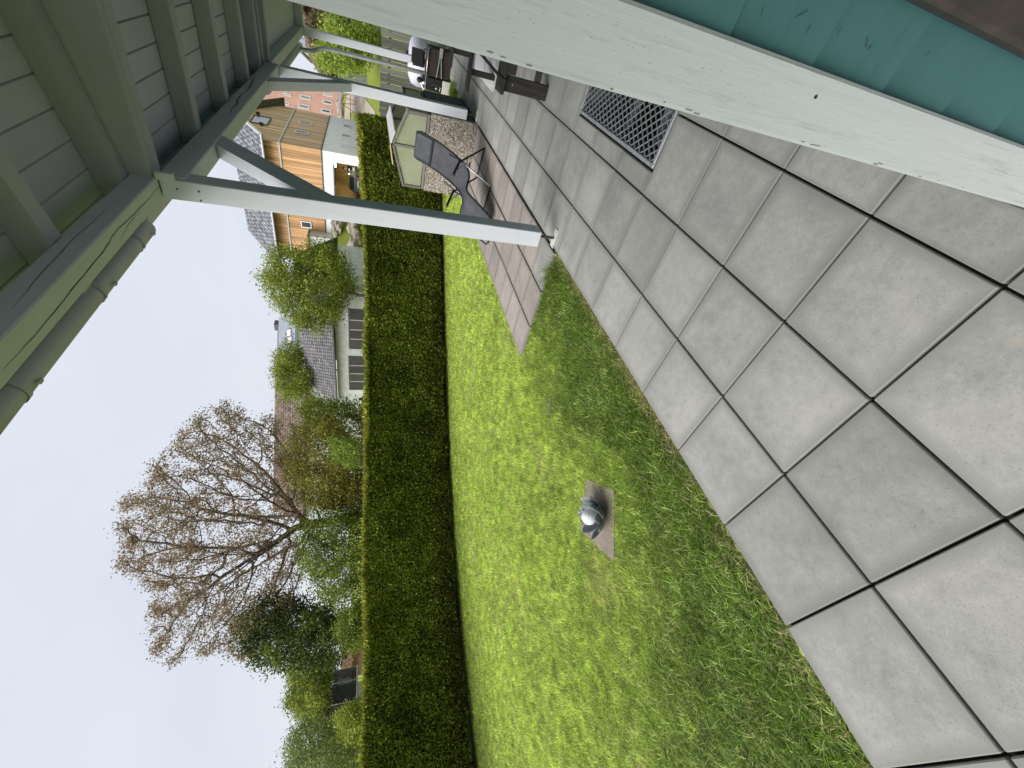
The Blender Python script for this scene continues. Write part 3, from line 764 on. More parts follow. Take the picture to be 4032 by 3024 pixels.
# gutter along the near eave
def halfpipe(x, z, r, ya, yb, n=10, th=.004):
    mb = MB(); rows = []
    for y in (ya, yb):
        row = [(x+r*math.cos(t), y, z+r*math.sin(t)) for t in np.linspace(math.pi, 2*math.pi, n)]
        row += [(x+(r-th)*math.cos(t), y, z+(r-th)*math.sin(t)) for t in np.linspace(2*math.pi, math.pi, n)]
        row.append(row[0]); rows.append(row)
    mb.grid(rows); return mb
GXc, GZc = -1.965, 3.470
g = halfpipe(GXc, GZc, .068, -1.8, 3.72).build('gutter', 'gutter_grey', po, True)
for y in (.2, 1.9, 2.78, 3.45): halfpipe(GXc, GZc, .074, y, y+.035).build('gutter_band', 'gutter_grey', g, True)
for y in (1.98, 2.90, 3.62): MB().box(GXc-.01, GXc+.012, y, y+.03, 3.382, 3.395, .002).build('gutter_clip', 'gutter_grey', g)
mb = MB().lathe((0, 0, 0), [(.001, 0)], 3)
end = MB(); end.prism([(GXc+.067*math.cos(t), 3.715, GZc+.067*math.sin(t)) for t in np.linspace(math.pi, 2*math.pi, 10)], (0, .004, 0)); end.build('gutter_end', 'gutter_grey', g)
MB().box(-2.085, -2.065, -1.75, 3.85, ra(-2.07)+.12, ra(-2.07)+.19, .002).build('eave_board', 'white_paint_y', po)
gf = halfpipe(-1.99, 3.40, .075, 8.75, 13.35).build('gutter', 'gutter_grey', po, True)
pp = [(-1.99, 12.9, 3.34), (-1.99, 12.95, 3.22), (-1.985, 13.02, 3.10), (-1.93, 13.10, 2.98), (-1.90, 13.13, 2.86), (-1.885, 13.15, 2.70), (-1.88, 13.15, .05)]
pts = [];
for i in range(len(pp)-1):
    for t in (0, .34, .67): pts.append(tuple(np.array(pp[i])*(1-t)+np.array(pp[i+1])*t))
pts.append(pp[-1]); simple('zinc_pipe', (.40, .41, .41), .4, .12, 10, .05, .5)
MB().tube(pts, .048, 12).build('downpipe', 'zinc_pipe', po, True)

# ================================================================== RAISED BED WITH COLD FRAME
BX0, BX1, BY0, BY1, BZ = -3.10, -1.79, 8.60, 10.45, .80
bed = thing('cold_frame', (-2.45, 9.5, 0), 'pebble-dashed raised bed carrying a small gabled cold frame', 'cold frame')
wl = MB().box(BX0, BX1, BY0, BY1, -.06, BZ).build('bed_wall', 'mortar', bed)
r5 = np.random.default_rng(5)
def pebbles(n, fn, nrm):
    V = []; F = []; C = []; base = [(math.cos(a), math.sin(a)) for a in np.linspace(0, 2*math.pi, 6, endpoint=False)]
    pal = np.array([(.30, .26, .21), (.20, .17, .14), (.42, .38, .33), (.13, .11, .095), (.34, .27, .19), (.50, .47, .43), (.24, .2, .17)])
    nrm = np.array(nrm, float); t1 = np.cross(nrm, (0, 0, 1)); t2 = np.array([0, 0, 1.])
    for i in range(n):
        p = np.array(fn()); a = r5.uniform(.007, .020); b_ = a*r5.uniform(.5, .95); th = r5.uniform(0, 3.14); h = a*r5.uniform(.35, .7); k = len(V)
        for (c, s) in base:
            u = c*a*math.cos(th)-s*b_*math.sin(th); v = c*a*math.sin(th)+s*b_*math.cos(th); V.append(p+t1*u+t2*v)
        V.append(p+nrm*h+t1*a*.2*r5.normal())
        F += [(k+j, k+(j+1) % 6, k+6) for j in range(6)]
        col = pal[r5.integers(len(pal))]*r5.uniform(.7, 1.25); C += [col]*7
    return np.array(V), np.array(F), np.array(C)
V, F, C = pebbles(6500, lambda: (r5.uniform(BX0, BX1), BY0-.001, r5.uniform(-.03, BZ)), (0, -1, 0))
o = fast_mesh('pebble_dash', V, F, 'pebble', wl, C); o['kind'] = 'stuff'
V, F, C = pebbles(2500, lambda: (BX0-.001, r5.uniform(BY0, BY1), r5.uniform(-.03, BZ)), (-1, 0, 0))
o = fast_mesh('pebble_dash', V, F, 'pebble', wl, C); o['kind'] = 'stuff'
MB().box(BX1+.001, BX1+.018, BY0-.02, BY1, -.05, BZ-.01, .004).build('side_panel', 'bed_side', bed)
# timber gable frame
mt, n, b = new_mat('corrugated_pane'); tc = n.nodes.new('ShaderNodeTexCoord')
wv_ = n.nodes.new('ShaderNodeTexWave'); wv_.wave_type = 'BANDS'; wv_.bands_direction = 'X'; wv_.inputs['Scale'].default_value = 14; wv_.inputs['Distortion'].default_value = .6
n.links.new(tc.outputs['Object'], wv_.inputs['Vector']); dz = noise(n, tc.outputs['Object'], 3, 4, .6)
cc = ramp(n, wv_.outputs['Fac'], [(.2, (.46, .49, .36)), (.8, (.60, .63, .47))]); cc = mixc(n, ramp(n, dz, [(.4, (0, 0, 0)), (.7, (.6, .6, .6))]), cc, (.42, .46, .24))
n.links.new(cc, b.inputs['Base Color']); b.inputs['Roughness'].default_value = .3; bump(n, b, wv_.outputs['Fac'], .4, .006)
tr = n.nodes.new('ShaderNodeBsdfTranslucent'); n.links.new(cc, tr.inputs[0]); mx = n.nodes.new('ShaderNodeMixShader'); mx.inputs[0].default_value = .45
n.links.new(b.outputs[0], mx.inputs[1]); n.links.new(tr.outputs[0], mx.inputs[2]); n.links.new(mx.outputs[0], n.nodes['Material Output'].inputs[0])
AX, AZ, EZ = -2.385, 1.43, 1.205
fy = BY0+.03
def bar(p, q, wd, d=.04, mat='grey_wood_x', nm='frame_bar'): return MB().beam(p, q, d, wd, (0, -1, 0) if abs(p[0]-q[0])+abs(p[2]-q[2]) > abs(p[1]-q[1]) else (0, 0, 1), .003).build(nm, mat, bed)
for yy in (fy, BY1-.05):
    bar((BX0+.02, yy, BZ+.035), (BX1-.02, yy, BZ+.035), .07)
    bar((AX, yy, BZ+.07), (AX, yy, AZ-.03), .055, mat='grey_wood')
    bar((BX0+.03, yy, BZ+.07), (BX0+.03, yy, EZ), .045, mat='grey_wood'); bar((BX1-.035, yy, BZ+.07), (BX1-.035, yy, EZ), .06, mat='grey_wood')
    bar((BX0+.01, yy, EZ-.012), (AX-.012, yy, AZ-.012), .05); bar((BX1+.005, yy, EZ-.012), (AX+.012, yy, AZ-.012), .06)
for x, z in ((BX0+.03, BZ+.035), (BX1-.035, BZ+.035), (BX0+.03, EZ-.01), (BX1-.035, EZ-.01), (AX, AZ-.02)):
    MB().box(x-.022, x+.022, fy+.03, BY1-.08, z-.028, z+.022, .003).build('frame_bar', 'grey_wood', bed)
for x0, x1, e0 in ((BX0+.055, AX-.03, 0), (AX+.03, BX1-.068, 1)):
    zl = lambda x: AZ-.045-(AZ-EZ)*abs(x-AX)/.70
    MB().prism([(x0, fy-.004, BZ+.072), (x1, fy-.004, BZ+.072), (x1, fy-.004, zl(x1)), (x0, fy-.004, zl(x0))], (0, .006, 0)).build('pane', 'corrugated_pane', bed)
    MB().prism([(x0, BY1-.06, BZ+.072), (x1, BY1-.06, BZ+.072), (x1, BY1-.06, zl(x1)), (x0, BY1-.06, zl(x0))], (0, .006, 0)).build('pane', 'corrugated_pane', bed)
for x in (BX0+.012, BX1-.03): MB().box(x, x+.006, fy+.025, BY1-.08, BZ+.06, EZ-.035).build('pane', 'corrugated_pane', bed)
mt, n, b = new_mat('white_lid'); b.inputs['Base Color'].default_value = (.80, .81, .80, 1); b.inputs['Roughness'].default_value = .35
tr = n.nodes.new('ShaderNodeBsdfTranslucent'); tr.inputs[0].default_value = (.8, .82, .8, 1); mx = n.nodes.new('ShaderNodeMixShader'); mx.inputs[0].default_value = .4
n.links.new(b.outputs[0], mx.inputs[1]); n.links.new(tr.outputs[0], mx.inputs[2]); n.links.new(mx.outputs[0], n.nodes['Material Output'].inputs[0])
def lid(pts, mat): return MB().grid([[np.array(pts[0]), np.array(pts[1])], [np.array(pts[2]), np.array(pts[3])]]).build('lid', mat, bed, solid=.02)
lid([(AX+.012, 8.58, AZ+.030), (AX+.215, 8.58, AZ-.035), (AX+.012, 10.40, AZ+.055), (AX+.215, 10.40, AZ-.010)], 'white_lid')
wood('pale_batten', (.55, .49, .30), .2, 0)
lid([(AX-.012, 8.58, AZ+.040), (AX-.335, 8.58, AZ-.022), (AX-.012, 10.40, AZ+.055), (AX-.335, 10.40, AZ-.010)], 'pale_batten')

# ================================================================== RECLINER
fd = np.array([-.33, -.944, 0]); fd /= np.linalg.norm(fd); ang = math.atan2(fd[0], -fd[1])   # local -Y is forward
rc = thing('recliner_chair', (-2.32, 7.2, 0), 'dark grey mesh folding recliner chair beside the pebbled bed', 'recliner')
rc.rotation_euler = (0, 0, math.atan2(-.33, .944)); OFF[rc.name] = (0, 0, 0)
mt, n, b = new_mat('sling'); v, tc, oi = coords(n)
ck = n.nodes.new('ShaderNodeTexChecker'); ck.inputs['Scale'].default_value = 260; n.links.new(tc.outputs['Object'], ck.inputs['Vector'])
f1 = noise(n, v, 6, 4, .6); cc = ramp(n, f1, [(.3, (.045, .047, .056)), (.7, (.085, .087, .098))]); cc = mixc(n, .35, cc, ck.outputs['Color'], 'MULTIPLY')
n.links.new(cc, b.inputs['Base Color']); b.inputs['Roughness'].default_value = .75
tp = n.nodes.new('ShaderNodeBsdfTransparent'); mx = n.nodes.new('ShaderNodeMixShader'); mx.inputs[0].default_value = .13; n.links.new(b.outputs[0], mx.inputs[1]); n.links.new(tp.outputs[0], mx.inputs[2]); n.links.new(mx.outputs[0], n.nodes['Material Output'].inputs[0])
simple('sling_head', (.035, .042, .05), .45, .2, 9, .1); simple('black_tube', (.018, .018, .02), .35, .2, 20, .05, .2); simple('silver_tube', (.5, .5, .52), .3, .15, 20, .05, .9)
prof = [(-.66, 1.10), (-.60, .985), (-.50, .83), (-.36, .66), (-.20, .50), (-.04, .385), (.10, .335), (.26, .335), (.40, .375), (.55, .40), (.66, .36), (.80, .26), (.95, .16), (1.05, .10)]
def curve(pr, sub=4):
    out = []; P = [np.array(p) for p in pr]; P = [2*P[0]-P[1]]+P+[2*P[-1]-P[-2]]
    for i in range(1, len(P)-2):
        for t in np.linspace(0, 1, sub, endpoint=False):
            a, b_, c, d = P[i-1:i+3]; out.append(.5*((2*b_)+(-a+c)*t+(2*a-5*b_+4*c-d)*t*t+(-a+3*b_-3*c+d)*t**3))
    out.append(P[-2]); return out
cv = curve(prof); HWd = .235
def sling(cvs, hw, sag): return [[(u*hw, -p[0], p[1]-sag*(1-u*u)) for u in np.linspace(-1, 1, 9)] for p in cvs]
k1 = 9
MB().grid(sling(cv[k1-5:], HWd, .016)).build('sling', 'sling', rc, True, .004)
hd = [[(u*(HWd+.004)*(1 if i > 1 else .86+.07*i), -p[0], p[1]+.006+(.012*math.sin(math.pi*min(1, i/(k1-1))))) for u in np.linspace(-1, 1, 9)] for i, p in enumerate(cv[:k1])]
MB().grid(hd).build('headrest', 'sling_head', rc, True, .03)
for sx in (-1, 1):
    pts = [(sx*(HWd+.012)*(1 if i > 1 else .88+.06*i), -p[0], p[1]) for i, p in enumerate(cv)]
    MB().tube(pts, .014, 8).build('side_rail', 'black_tube', rc, True)
MB().tube([(-.21, .66, 1.10), (.21, .66, 1.10)], .011, 8).build('top_rail', 'black_tube', rc)
MB().tube([(-.245, -1.05, .10), (-.25, -1.12, .035), (-.2, -1.15, .02), (.2, -1.15, .02), (.25, -1.12, .035), (.245, -1.05, .10)], .011, 8).build('foot_rail', 'black_tube', rc, True)
for sx in (-1, 1):
    x = sx*.285
    MB().tube([(x, .05, .44), (x, .48, .016)], .0145, 8).build('leg', 'black_tube', rc)
    MB().tube([(x, .06, .46), (x, -.05, .36), (x, -.43, .016)], .0145, 8).build('leg', 'silver_tube', rc, True)
    ar = MB(); ar.beam((sx*.295, .06, .455), (sx*.295, -.33, .60), .05, .034, (0, 0, 1), .006); ar.build('armrest', 'black_tube', rc)
    MB().tube([(x, -.20, .54), (x, .02, .35), (x, .16, .33)], .009, 8).build('arm_link', 'silver_tube', rc, True)
    MB().tube([(x, .05, .44), (sx*.25, .20, .62)], .010, 8).build('arm_link', 'black_tube', rc)
MB().tube([(-.285, .48, .016), (.285, .48, .016)], .0115, 8).build('ground_bar', 'black_tube', rc)
MB().tube([(-.285, -.43, .016), (.285, -.43, .016)], .0115, 8).build('ground_bar', 'black_tube', rc)
MB().tube([(-.285, .05, .30), (.285, .05, .30)], .010, 8).build('ground_bar', 'black_tube', rc)

# ================================================================== GARDEN BENCH
bn = thing('garden_bench', (-.42, 5.9, 0), 'weathered dark timber bench with plank legs against the house wall', 'bench')
def pk(nm, x0, x1, y0, y1, za, zb_, mat): return MB().box(x0, x1, y0, y1, za, zb_, .005).build(nm, mat, bn)
for ye, first in ((5.22, 1), (6.62, 0)):
    pk('leg', -.728, -.580, ye, ye+.035, 0.001, .487, 'dark_wood_z'); pk('leg', -.20, -.095, ye, ye+.035, 0.001, .487, 'dark_wood_z')
    pk('stretcher', -.578, -.202, ye+.004, ye+.032, .10, .17, 'dark_wood_x')
    pk('arm_support', -.69, -.635, ye+.20, ye+.235, .545, .815, 'dark_wood_z')
    MB().prism([(-.84, ye+.16, .815), (-.10, ye+.16, .815), (-.10, ye+.16, .85), (-.80, ye+.16, .85), (-.84, ye+.16, .835)], (0, .085, 0)).build('armrest', 'dark_wood_x', bn)
    MB().beam((-.62, ye+.13, .53), (-.45, ye+.13, .81), .03, .035, (0, 1, 0), .003).build('arm_brace', 'dark_wood_x', bn)
for k in range(4):
    x = -.755+k*.155; pk('seat_slat', x, x+.145, 5.16, 6.74, .490, .530, 'dark_wood')
for k in range(3):
    z = .60+k*.13; MB().box(-.135, -.105, 5.18, 6.72, z, z+.115, .004).build('back_slat', 'dark_wood', bn)
MB().tube([(-.655, 5.218, .40), (-.655, 5.222, .40)], .008, 8).build('bolt', 'galvanised', bn)
# pale marbled cushion on its seat
mt, n, b = new_mat('marbled_cloth'); v, tc, oi = coords(n)
f1 = noise(n, v, 3.5, 6, .65, 2.2); cc = ramp(n, f1, [(.3, (.42, .33, .22)), (.42, (.50, .50, .50)), (.55, (.62, .63, .64)), (.7, (.44, .45, .47))]); n.links.new(cc, b.inputs['Base Color']); b.inputs['Roughness'].default_value = .8
rows = []
for i, t in enumerate(np.linspace(0, 1, 14)):
    y = 5.42+1.22*t; ed = .35+.65*math.sin(math.pi*min(1, max(0, t)))**.35
    top = [(-.80+.66*u, y, .535+.075*ed*(math.sin(math.pi*u)**.4 if 0 < u < 1 else 0)+.006*math.sin(9*y+6*u)) for u in np.linspace(0, 1, 12)]
    rows.append([(-.80, y, .533)]+top+[(-.14, y, .533)])
mb = MB().grid(rows); mb.f.append(tuple(range(14))); mb.f.append(tuple(len(mb.v)-14+i for i in range(14)))
cu = mb.build('seat_cushion', 'marbled_cloth', None, True); tag(cu, 'pale grey marbled cushion lying on the dark bench seat', 'cushion')

# ================================================================== FAR END OF THE PATIO
tk = thing('storage_trunk', (-1.55, 12.6, 0), 'dark brown weathered trunk with steel rail at the far end of the patio', 'trunk')
MB().box(-1.80, -1.26, 12.40, 12.95, .001, .53, .01).build('body', 'brown_trunk', tk)
MB().box(-1.81, -1.25, 12.39, 12.96, .532, .552, .004).build('lid', 'brown_trunk', tk)
MB().tube([(-1.80, 12.36, .50), (-1.80, 12.34, .56), (-1.30, 12.34, .56), (-1.26, 12.36, .54), (-1.26, 12.38, .50)], .013, 8).build('rail', 'silver_tube', tk, True)
MB().beam((-1.80, 12.37, .32), (-1.40, 12.37, .285), .02, .035, (0, -1, 0)).build('strap', 'galvanised', tk); MB().beam((-1.80, 12.372, .20), (-1.40, 12.366, .255), .02, .035, (0, -1, 0)).build('strap', 'galvanised', tk)
MB().box(-1.40, -1.22, 12.345, 12.385, .225, .30, .004).build('latch', 'galvanised', tk)
cv_ = thing('stacking_chair', (-1.58, 13.0, 0), 'black plastic chair back leaning behind the brown trunk', 'chair')
simple('black_plastic', (.022, .022, .024), .45, .2, 8, .08)
MB().box(-1.70, -1.40, 12.985, 13.01, .60, .88, .04).build('backrest', 'black_plastic', cv_); MB().box(-1.76, -1.42, 13.02, 13.05, .56, .84, .04).build('backrest', 'black_plastic', cv_)
MB().box(-1.74, -1.36, 12.97, 13.08, .42, .46, .01).build('seat', 'black_plastic', cv_)
for x in (-1.72, -1.39):
    for y in (12.975, 13.07): MB().tube([(x, y, .001), (x, y, .60)], .012, 6).build('leg', 'black_plastic', cv_)
gl = thing('gas_grill', (-1.96, 12.6, 0), 'black gas grill on a pale block beside the brown trunk', 'grill')
MB().box(-2.11, -1.83, 12.38, 12.9, -.05, .155, .012).build('base_block', 'plate_white', gl)
mb = MB(); mb.box(-2.10, -1.825, 12.40, 12.9, .157, .54, .02); mb.build('cabinet', 'black_plastic', gl)
MB().prism([(-2.06, 12.395, .20), (-1.98, 12.395, .20), (-1.945, 12.395, .33), (-1.985, 12.395, .42), (-2.06, 12.395, .40)], (0, .006, 0)).build('window', 'pit_dark', gl)
MB().tube([(-2.055, 12.39, .205), (-1.98, 12.39, .205), (-1.945, 12.39, .33), (-1.985, 12.39, .42)], .006, 6).build('window_trim', 'silver_tube', gl)
MB().lathe((-2.02, 12.392, .29), [(.02, -.03), (.03, 0), (.02, .03)], 10).build('knob', 'galvanised', gl, True)
MB().box(-2.12, -1.82, 12.39, 12.91, .545, .565, .004).build('shelf', 'silver_tube', gl)
hp = [(max(.004, .135*math.sin(t)), .13*math.cos(t)) for t in np.linspace(math.pi/2, .02, 8)]
MB().lathe((-1.97, 12.65, .57), hp, 16, 1, 1.5).build('hood', 'silver_tube', gl, True)
MB().lathe((-1.93, 12.43, .70), [(.005, -.07), (.05, -.045), (.062, 0), (.05, .045), (.005, .07)], 12).build('hood_handle', 'black_plastic', gl, True)
MB().tube([(-1.93, 12.43, .70), (-2.12, 12.40, .585)], .008, 6).build('poker', 'silver_tube', gl)
wt = thing('water_tank', (-1.85, 14.3, 0), 'white rounded plastic tank in front of the board fence', 'tank')
mt, n, b = new_mat('white_plastic'); b.inputs['Base Color'].default_value = (.66, .66, .74, 1); b.inputs['Roughness'].default_value = .4
MB().lathe((-1.80, 14.35, -.05), [(.56, 0), (.60, .3), (.60, .66), (.55, .80), (.38, .89), (.14, .92)], 28).build('body', 'white_plastic', wt, True)
MB().lathe((-1.80, 14.35, .87), [(.14, 0), (.15, .05), (.13, .07)], 16).build('cap', 'black_plastic', wt, True)
MB().lathe((-1.80, 14.35, .36), [(.602, 0), (.612, .02), (.602, .04)], 28).build('rib', 'white_plastic', wt, True)

# ================================================================== BOARD FENCE
fe = thing('board_fence', (-4, 17.2, 0), 'grey weathered vertical board fence across the far end of the garden', 'fence')
fx = -9.0
bm_ = []
for k in range(4):
    me = MB().box(-.075, .075, -.011, .011, 0, 1.0, .004).mesh('board'); me.materials.append(MATS['fence_wood']); bm_.append(me)
k = 0
while fx < 6.5:
    wdt = random.uniform(.11, .15); zb0 = float(TZ(fx, 17.2)); h = 1.50+random.uniform(-.02, .025)
    o = place('board', bm_[k % 4], fe, (fx+wdt/2, 17.2+random.uniform(-.006, .006), zb0), random.uniform(-.02, .02)); o.scale = (wdt/.15, 1, (h-zb0)); o.rotation_euler = (0, random.uniform(-.01, .01), 0)
    fx += wdt+random.choice([.008, .01, .014, .03]); k += 1
for z in (.45, 1.2): MB().box(-9, 6.5, 17.225, 17.27, z, z+.08, .004).build('rail', 'fence_wood', fe)
for x in np.arange(-8.9, 6.6, 2.2): MB().box(x, x+.09, 17.275, 17.365, -.1, 1.46, .005).build('post', 'fence_wood', fe)

# ================================================================== TREES
def in_poly_pts(p, P): return in_poly(p[:, 0], p[:, 1], P)
def sample_crown(poly, dep, thick, n, r, power=1.0):
    """points inside a crown: photo outline gives the width and height, the depth is rounded off towards the rim"""
    P = np.array(poly, float); lo, hi = P.min(0), P.max(0); out = []; ctr = P.mean(0)
    while len(out) < n:
        q = r.uniform(lo, hi, (n*2, 2)); q = q[in_poly_pts(q, poly)]
        for a in q:
            e_ = np.linalg.norm((a-ctr)/((hi-lo)/2)); t = thick*math.sqrt(max(.08, 1-min(1, e_)**2))
            out.append(PD(D(*a), dep+r.uniform(-t, t)))
            if len(out) >= n: break
    return np.array(out)
def colonize(path, A, step, di, dk, r, iters=140):
    nodes = [np.array(p, float) for p in path]; par = [-1]+list(range(len(path)-1))
    A = A.copy(); Nn = np.array(nodes); d = np.linalg.norm(A[:, None]-Nn[None], axis=2); near = d.argmin(1); nd = d.min(1)
    for it in range(iters):
        if len(A) == 0: break
        lim = di if (nd < di).any() else nd.min()+.1
        act = nd < lim
        dirs = unit(A[act]-Nn[near[act]]); acc_ = {}
        for i, v in zip(near[act], dirs): acc_[i] = acc_.get(i, 0)+v
        new = []; npar = []
        for i, v in acc_.items():
            v = v/(np.linalg.norm(v)+1e-9)+r.normal(size=3)*.12; v /= np.linalg.norm(v); new.append(Nn[i]+v*step); npar.append(i)
        k0 = len(Nn); new = np.array(new); Nn = np.concatenate([Nn, new]); par += npar
        d = np.linalg.norm(A[:, None]-new[None], axis=2); m_ = d.min(1); b_ = m_ < nd
        near = np.where(b_, d.argmin(1)+k0, near); nd = np.minimum(nd, m_)
        keep = nd > dk; A, near, nd = A[keep], near[keep], nd[keep]
        if len(Nn) > 6000: break
    return Nn, np.array(par)
def branch_mesh(Nn, par, r0, pw, rmax, sides=5):
    n = len(Nn); acc_ = np.zeros(n); rad = np.zeros(n)
    for i in range(n-1, 0, -1):
        rad[i] = acc_[i]**(1/pw) if acc_[i] > 0 else r0
        acc_[par[i]] += rad[i]**pw
    rad[0] = acc_[0]**(1/pw); rad = np.minimum(rad, rmax)
    ch = np.arange(1, n); a, b_ = Nn[par[ch]], Nn[ch]; t = unit(b_-a)
    ref = np.where(np.abs(t[:, 2:3]) < .9, np.array([[0, 0, 1.]]), np.array([[1., 0, 0]])); s = unit(np.cross(t, ref)); u = np.cross(s, t)
    th = np.linspace(0, 2*np.pi, sides, endpoint=False)
    ring = s[:, None]*np.cos(th)[None, :, None]+u[:, None]*np.sin(th)[None, :, None]
    ra_ = np.minimum(rad[par[ch]], rad[ch]*1.5)
    V = np.concatenate([a[:, None]+ring*ra_[:, None, None], (b_+t*.02)[:, None]+ring*rad[ch][:, None, None]], 1).reshape(-1, 3)
    k = (np.arange(n-1)*2*sides)[:, None]
    F = np.concatenate([k+np.array([[j, (j+1) % sides, sides+(j+1) % sides, sides+j]]) for j in range(sides)], 1).reshape(-1, 4)
    return V, F, rad
def tree(name, label, poly, dep, thick, base, natt, step, nleaf, lsize, cols, seed, cat='tree', bark='bark', trunk=None, r0=.012, pw=2.3, rmax=.4, spread=.25, group=None, droop=.3, tw=2.2, di=4, dk=None, asp=.6, clump=.9):
    r = np.random.default_rng(seed)
    b0 = PD(D(*base), dep); root = np.array([b0[0], b0[1], float(TZ(b0[0], b0[1]))-.1])
    A = sample_crown(poly, dep, thick, natt, r)
    path = [root]+([PD(D(*q), dep) for q in trunk] if trunk else [root+np.array([0, 0, max(.5, (A[:, 2].min()-root[2])*.9)])])
    full_ = [path[0]]
    for p in path[1:]:
        m_ = max(1, int(np.linalg.norm(p-full_[-1])/step)); q0 = full_[-1]
        for i in range(m_): full_.append(q0+(p-q0)*(i+1)/m_)
    Nn, par = colonize(full_, A, step, di, dk or step*1.6, r)
    V, F, rad = branch_mesh(Nn, par, r0, pw, rmax)
    t = thing(name, root, label, cat, group)
    fast_mesh('trunk', V, F, bark, t)
    tips = Nn[(rad < r0*tw)]
    tips = tips[tips[:, 2] > root[2]+.3]
    idx = r.integers(len(tips), size=nleaf); off = r.normal(size=(nleaf, 3))*spread
    P = tips[idx]+off
    cw = r.random(len(tips))                               # whole twigs vary, young or old
    tt = np.clip(clump*cw[idx]+.25*r.random(nleaf)+(.12*off[:, 2]/spread), 0, 1)
    cl = np.array(cols); seg_ = tt*(len(cl)-1); i0 = np.minimum(seg_.astype(int), len(cl)-2); fr = (seg_-i0)[:, None]
    C = (cl[i0]*(1-fr)+cl[i0+1]*fr)*r.uniform(.75, 1.3, (nleaf, 1))
    V, F = leaf_quads(P, r.uniform(.6, 1.25, nleaf)*lsize, r, droop, asp)
    fast_mesh('crown', V, F, 'leaf', t, np.repeat(C, 4, 0)); return t

WAL = [(242, 1238), (250, 1150), (252, 1082), (300, 1050), (335, 1000), (388, 930), (420, 890), (490, 862), (520, 880), (575, 900), (620, 885), (655, 930), (662, 1010), (668, 1090), (672, 1180), (660, 1260), (640, 1330), (600, 1395), (520, 1440), (470, 1410), (378, 1442), (312, 1408), (312, 1320), (335, 1290), (300, 1260)]
tree('walnut_tree', 'tall bare-looking walnut tree with sparse reddish young leaves', WAL, 21, 4.6, (800, 1112), 2900, .28, 46000, .11,
     [(.15, .10, .055), (.23, .15, .09), (.26, .20, .09), (.34, .23, .16)], 11, trunk=[(745, 1118), (700, 1128), (655, 1135)], r0=.014, pw=2.25, rmax=.34, spread=.16, di=3.2, dk=.5, tw=1.45)
OL = [(.12, .09, .02), (.18, .15, .025), (.23, .21, .03), (.28, .28, .045)]
GR = [(.06, .085, .010), (.13, .17, .016), (.22, .27, .028), (.32, .37, .05)]
MG = [(.04, .06, .008), (.09, .13, .014), (.16, .21, .024), (.25, .31, .04)]
DK = [(.010, .018, .004), (.02, .035, .007), (.06, .085, .012), (.19, .24, .03)]
BR_ = [(.12, .18, .025), (.19, .27, .035), (.26, .35, .05), (.32, .40, .07)]
tree('shrub', 'olive brown bushy shrub in front of the walnut trunk', [(618, 960), (640, 910), (690, 895), (740, 920), (785, 960), (790, 1040), (780, 1085), (700, 1100), (640, 1090), (612, 1030)], 19, 1.6, (800, 1000), 420, .25, 15000, .11, OL, 12, 'shrub', spread=.22, tw=3)
tree('shrub', 'fresh green shrub under the left boughs of the walnut', [(640, 1160), (660, 1120), (720, 1110), (785, 1110), (790, 1220), (785, 1310), (740, 1330), (690, 1290), (645, 1230)], 18.5, 1.5, (800, 1210), 420, .25, 15000, .105, MG, 13, 'shrub', spread=.22, tw=3)
tree('evergreen_tree', 'dense dark evergreen tree left of the walnut', [(495, 1360), (520, 1310), (575, 1280), (640, 1290), (700, 1310), (765, 1340), (770, 1400), (735, 1425), (680, 1450), (610, 1455), (560, 1440), (520, 1410)], 20, 1.8, (800, 1370), 620, .26, 24000, .13, DK, 14, spread=.24, tw=3, bark='bark')
tree('garden_tree', 'mid green tree behind the black trampoline net', [(620, 1480), (640, 1450), (690, 1440), (720, 1450), (722, 1500), (730, 1560), (700, 1585), (650, 1560), (625, 1530)], 30, 2.2, (775, 1510), 380, .35, 13000, .16, GR, 15, spread=.3, tw=3)
tree('garden_tree', 'loose pale green willow-like tree at the far left', [(612, 1610), (640, 1560), (680, 1545), (720, 1560), (770, 1590), (775, 1690), (740, 1700), (660, 1700), (615, 1680)], 19, 1.7, (790, 1620), 480, .25, 13000, .105, [(.09, .13, .03), (.14, .19, .045), (.19, .25, .06), (.24, .29, .09)], 16, spread=.2, tw=3, bark='bark_grey')
tree('shrub', 'light green bush in front of the black trampoline net', [(735, 1535), (725, 1560), (735, 1600), (785, 1600), (790, 1540), (775, 1520), (750, 1518)], 17, .8, (800, 1560), 200, .2, 7000, .09, GR, 17, 'shrub', spread=.16, tw=3)
tree('conifer', 'distant dark conifer tip rising over the trees', [(606, 1520), (640, 1500), (690, 1490), (690, 1545), (640, 1538)], 48, 1.6, (760, 1520), 160, .5, 5000, .24, DK[:3], 18, spread=.35, tw=3)
tree('garden_tree', 'bright green leafy tree in front of the larch house', [(552, 585), (570, 545), (610, 530), (640, 545), (690, 520), (745, 560), (772, 590), (770, 625), (745, 650), (735, 690), (705, 722), (650, 715), (610, 690), (580, 640), (562, 625)], 25, 2.3, (800, 640), 520, .3, 25000, .135, GR, 19, spread=.25, tw=3, bark='bark_grey')
tree('shrub', 'rounded green shrub rising behind the slate-roofed garage', [(590, 762), (615, 740), (660, 735), (672, 800), (668, 850), (640, 872), (600, 850), (588, 805)], 33, 1.8, (760, 800), 300, .35, 11000, .15, GR, 20, 'shrub', spread=.28, tw=3)
tree('shrub', 'feathery green shrub at the left end of the garage', [(640, 880), (665, 850), (700, 860), (740, 870), (795, 862), (797, 935), (760, 945), (700, 940), (650, 920)], 21.5, 1.2, (800, 900), 360, .25, 12000, .1, GR, 21, 'shrub', spread=.2, tw=3)
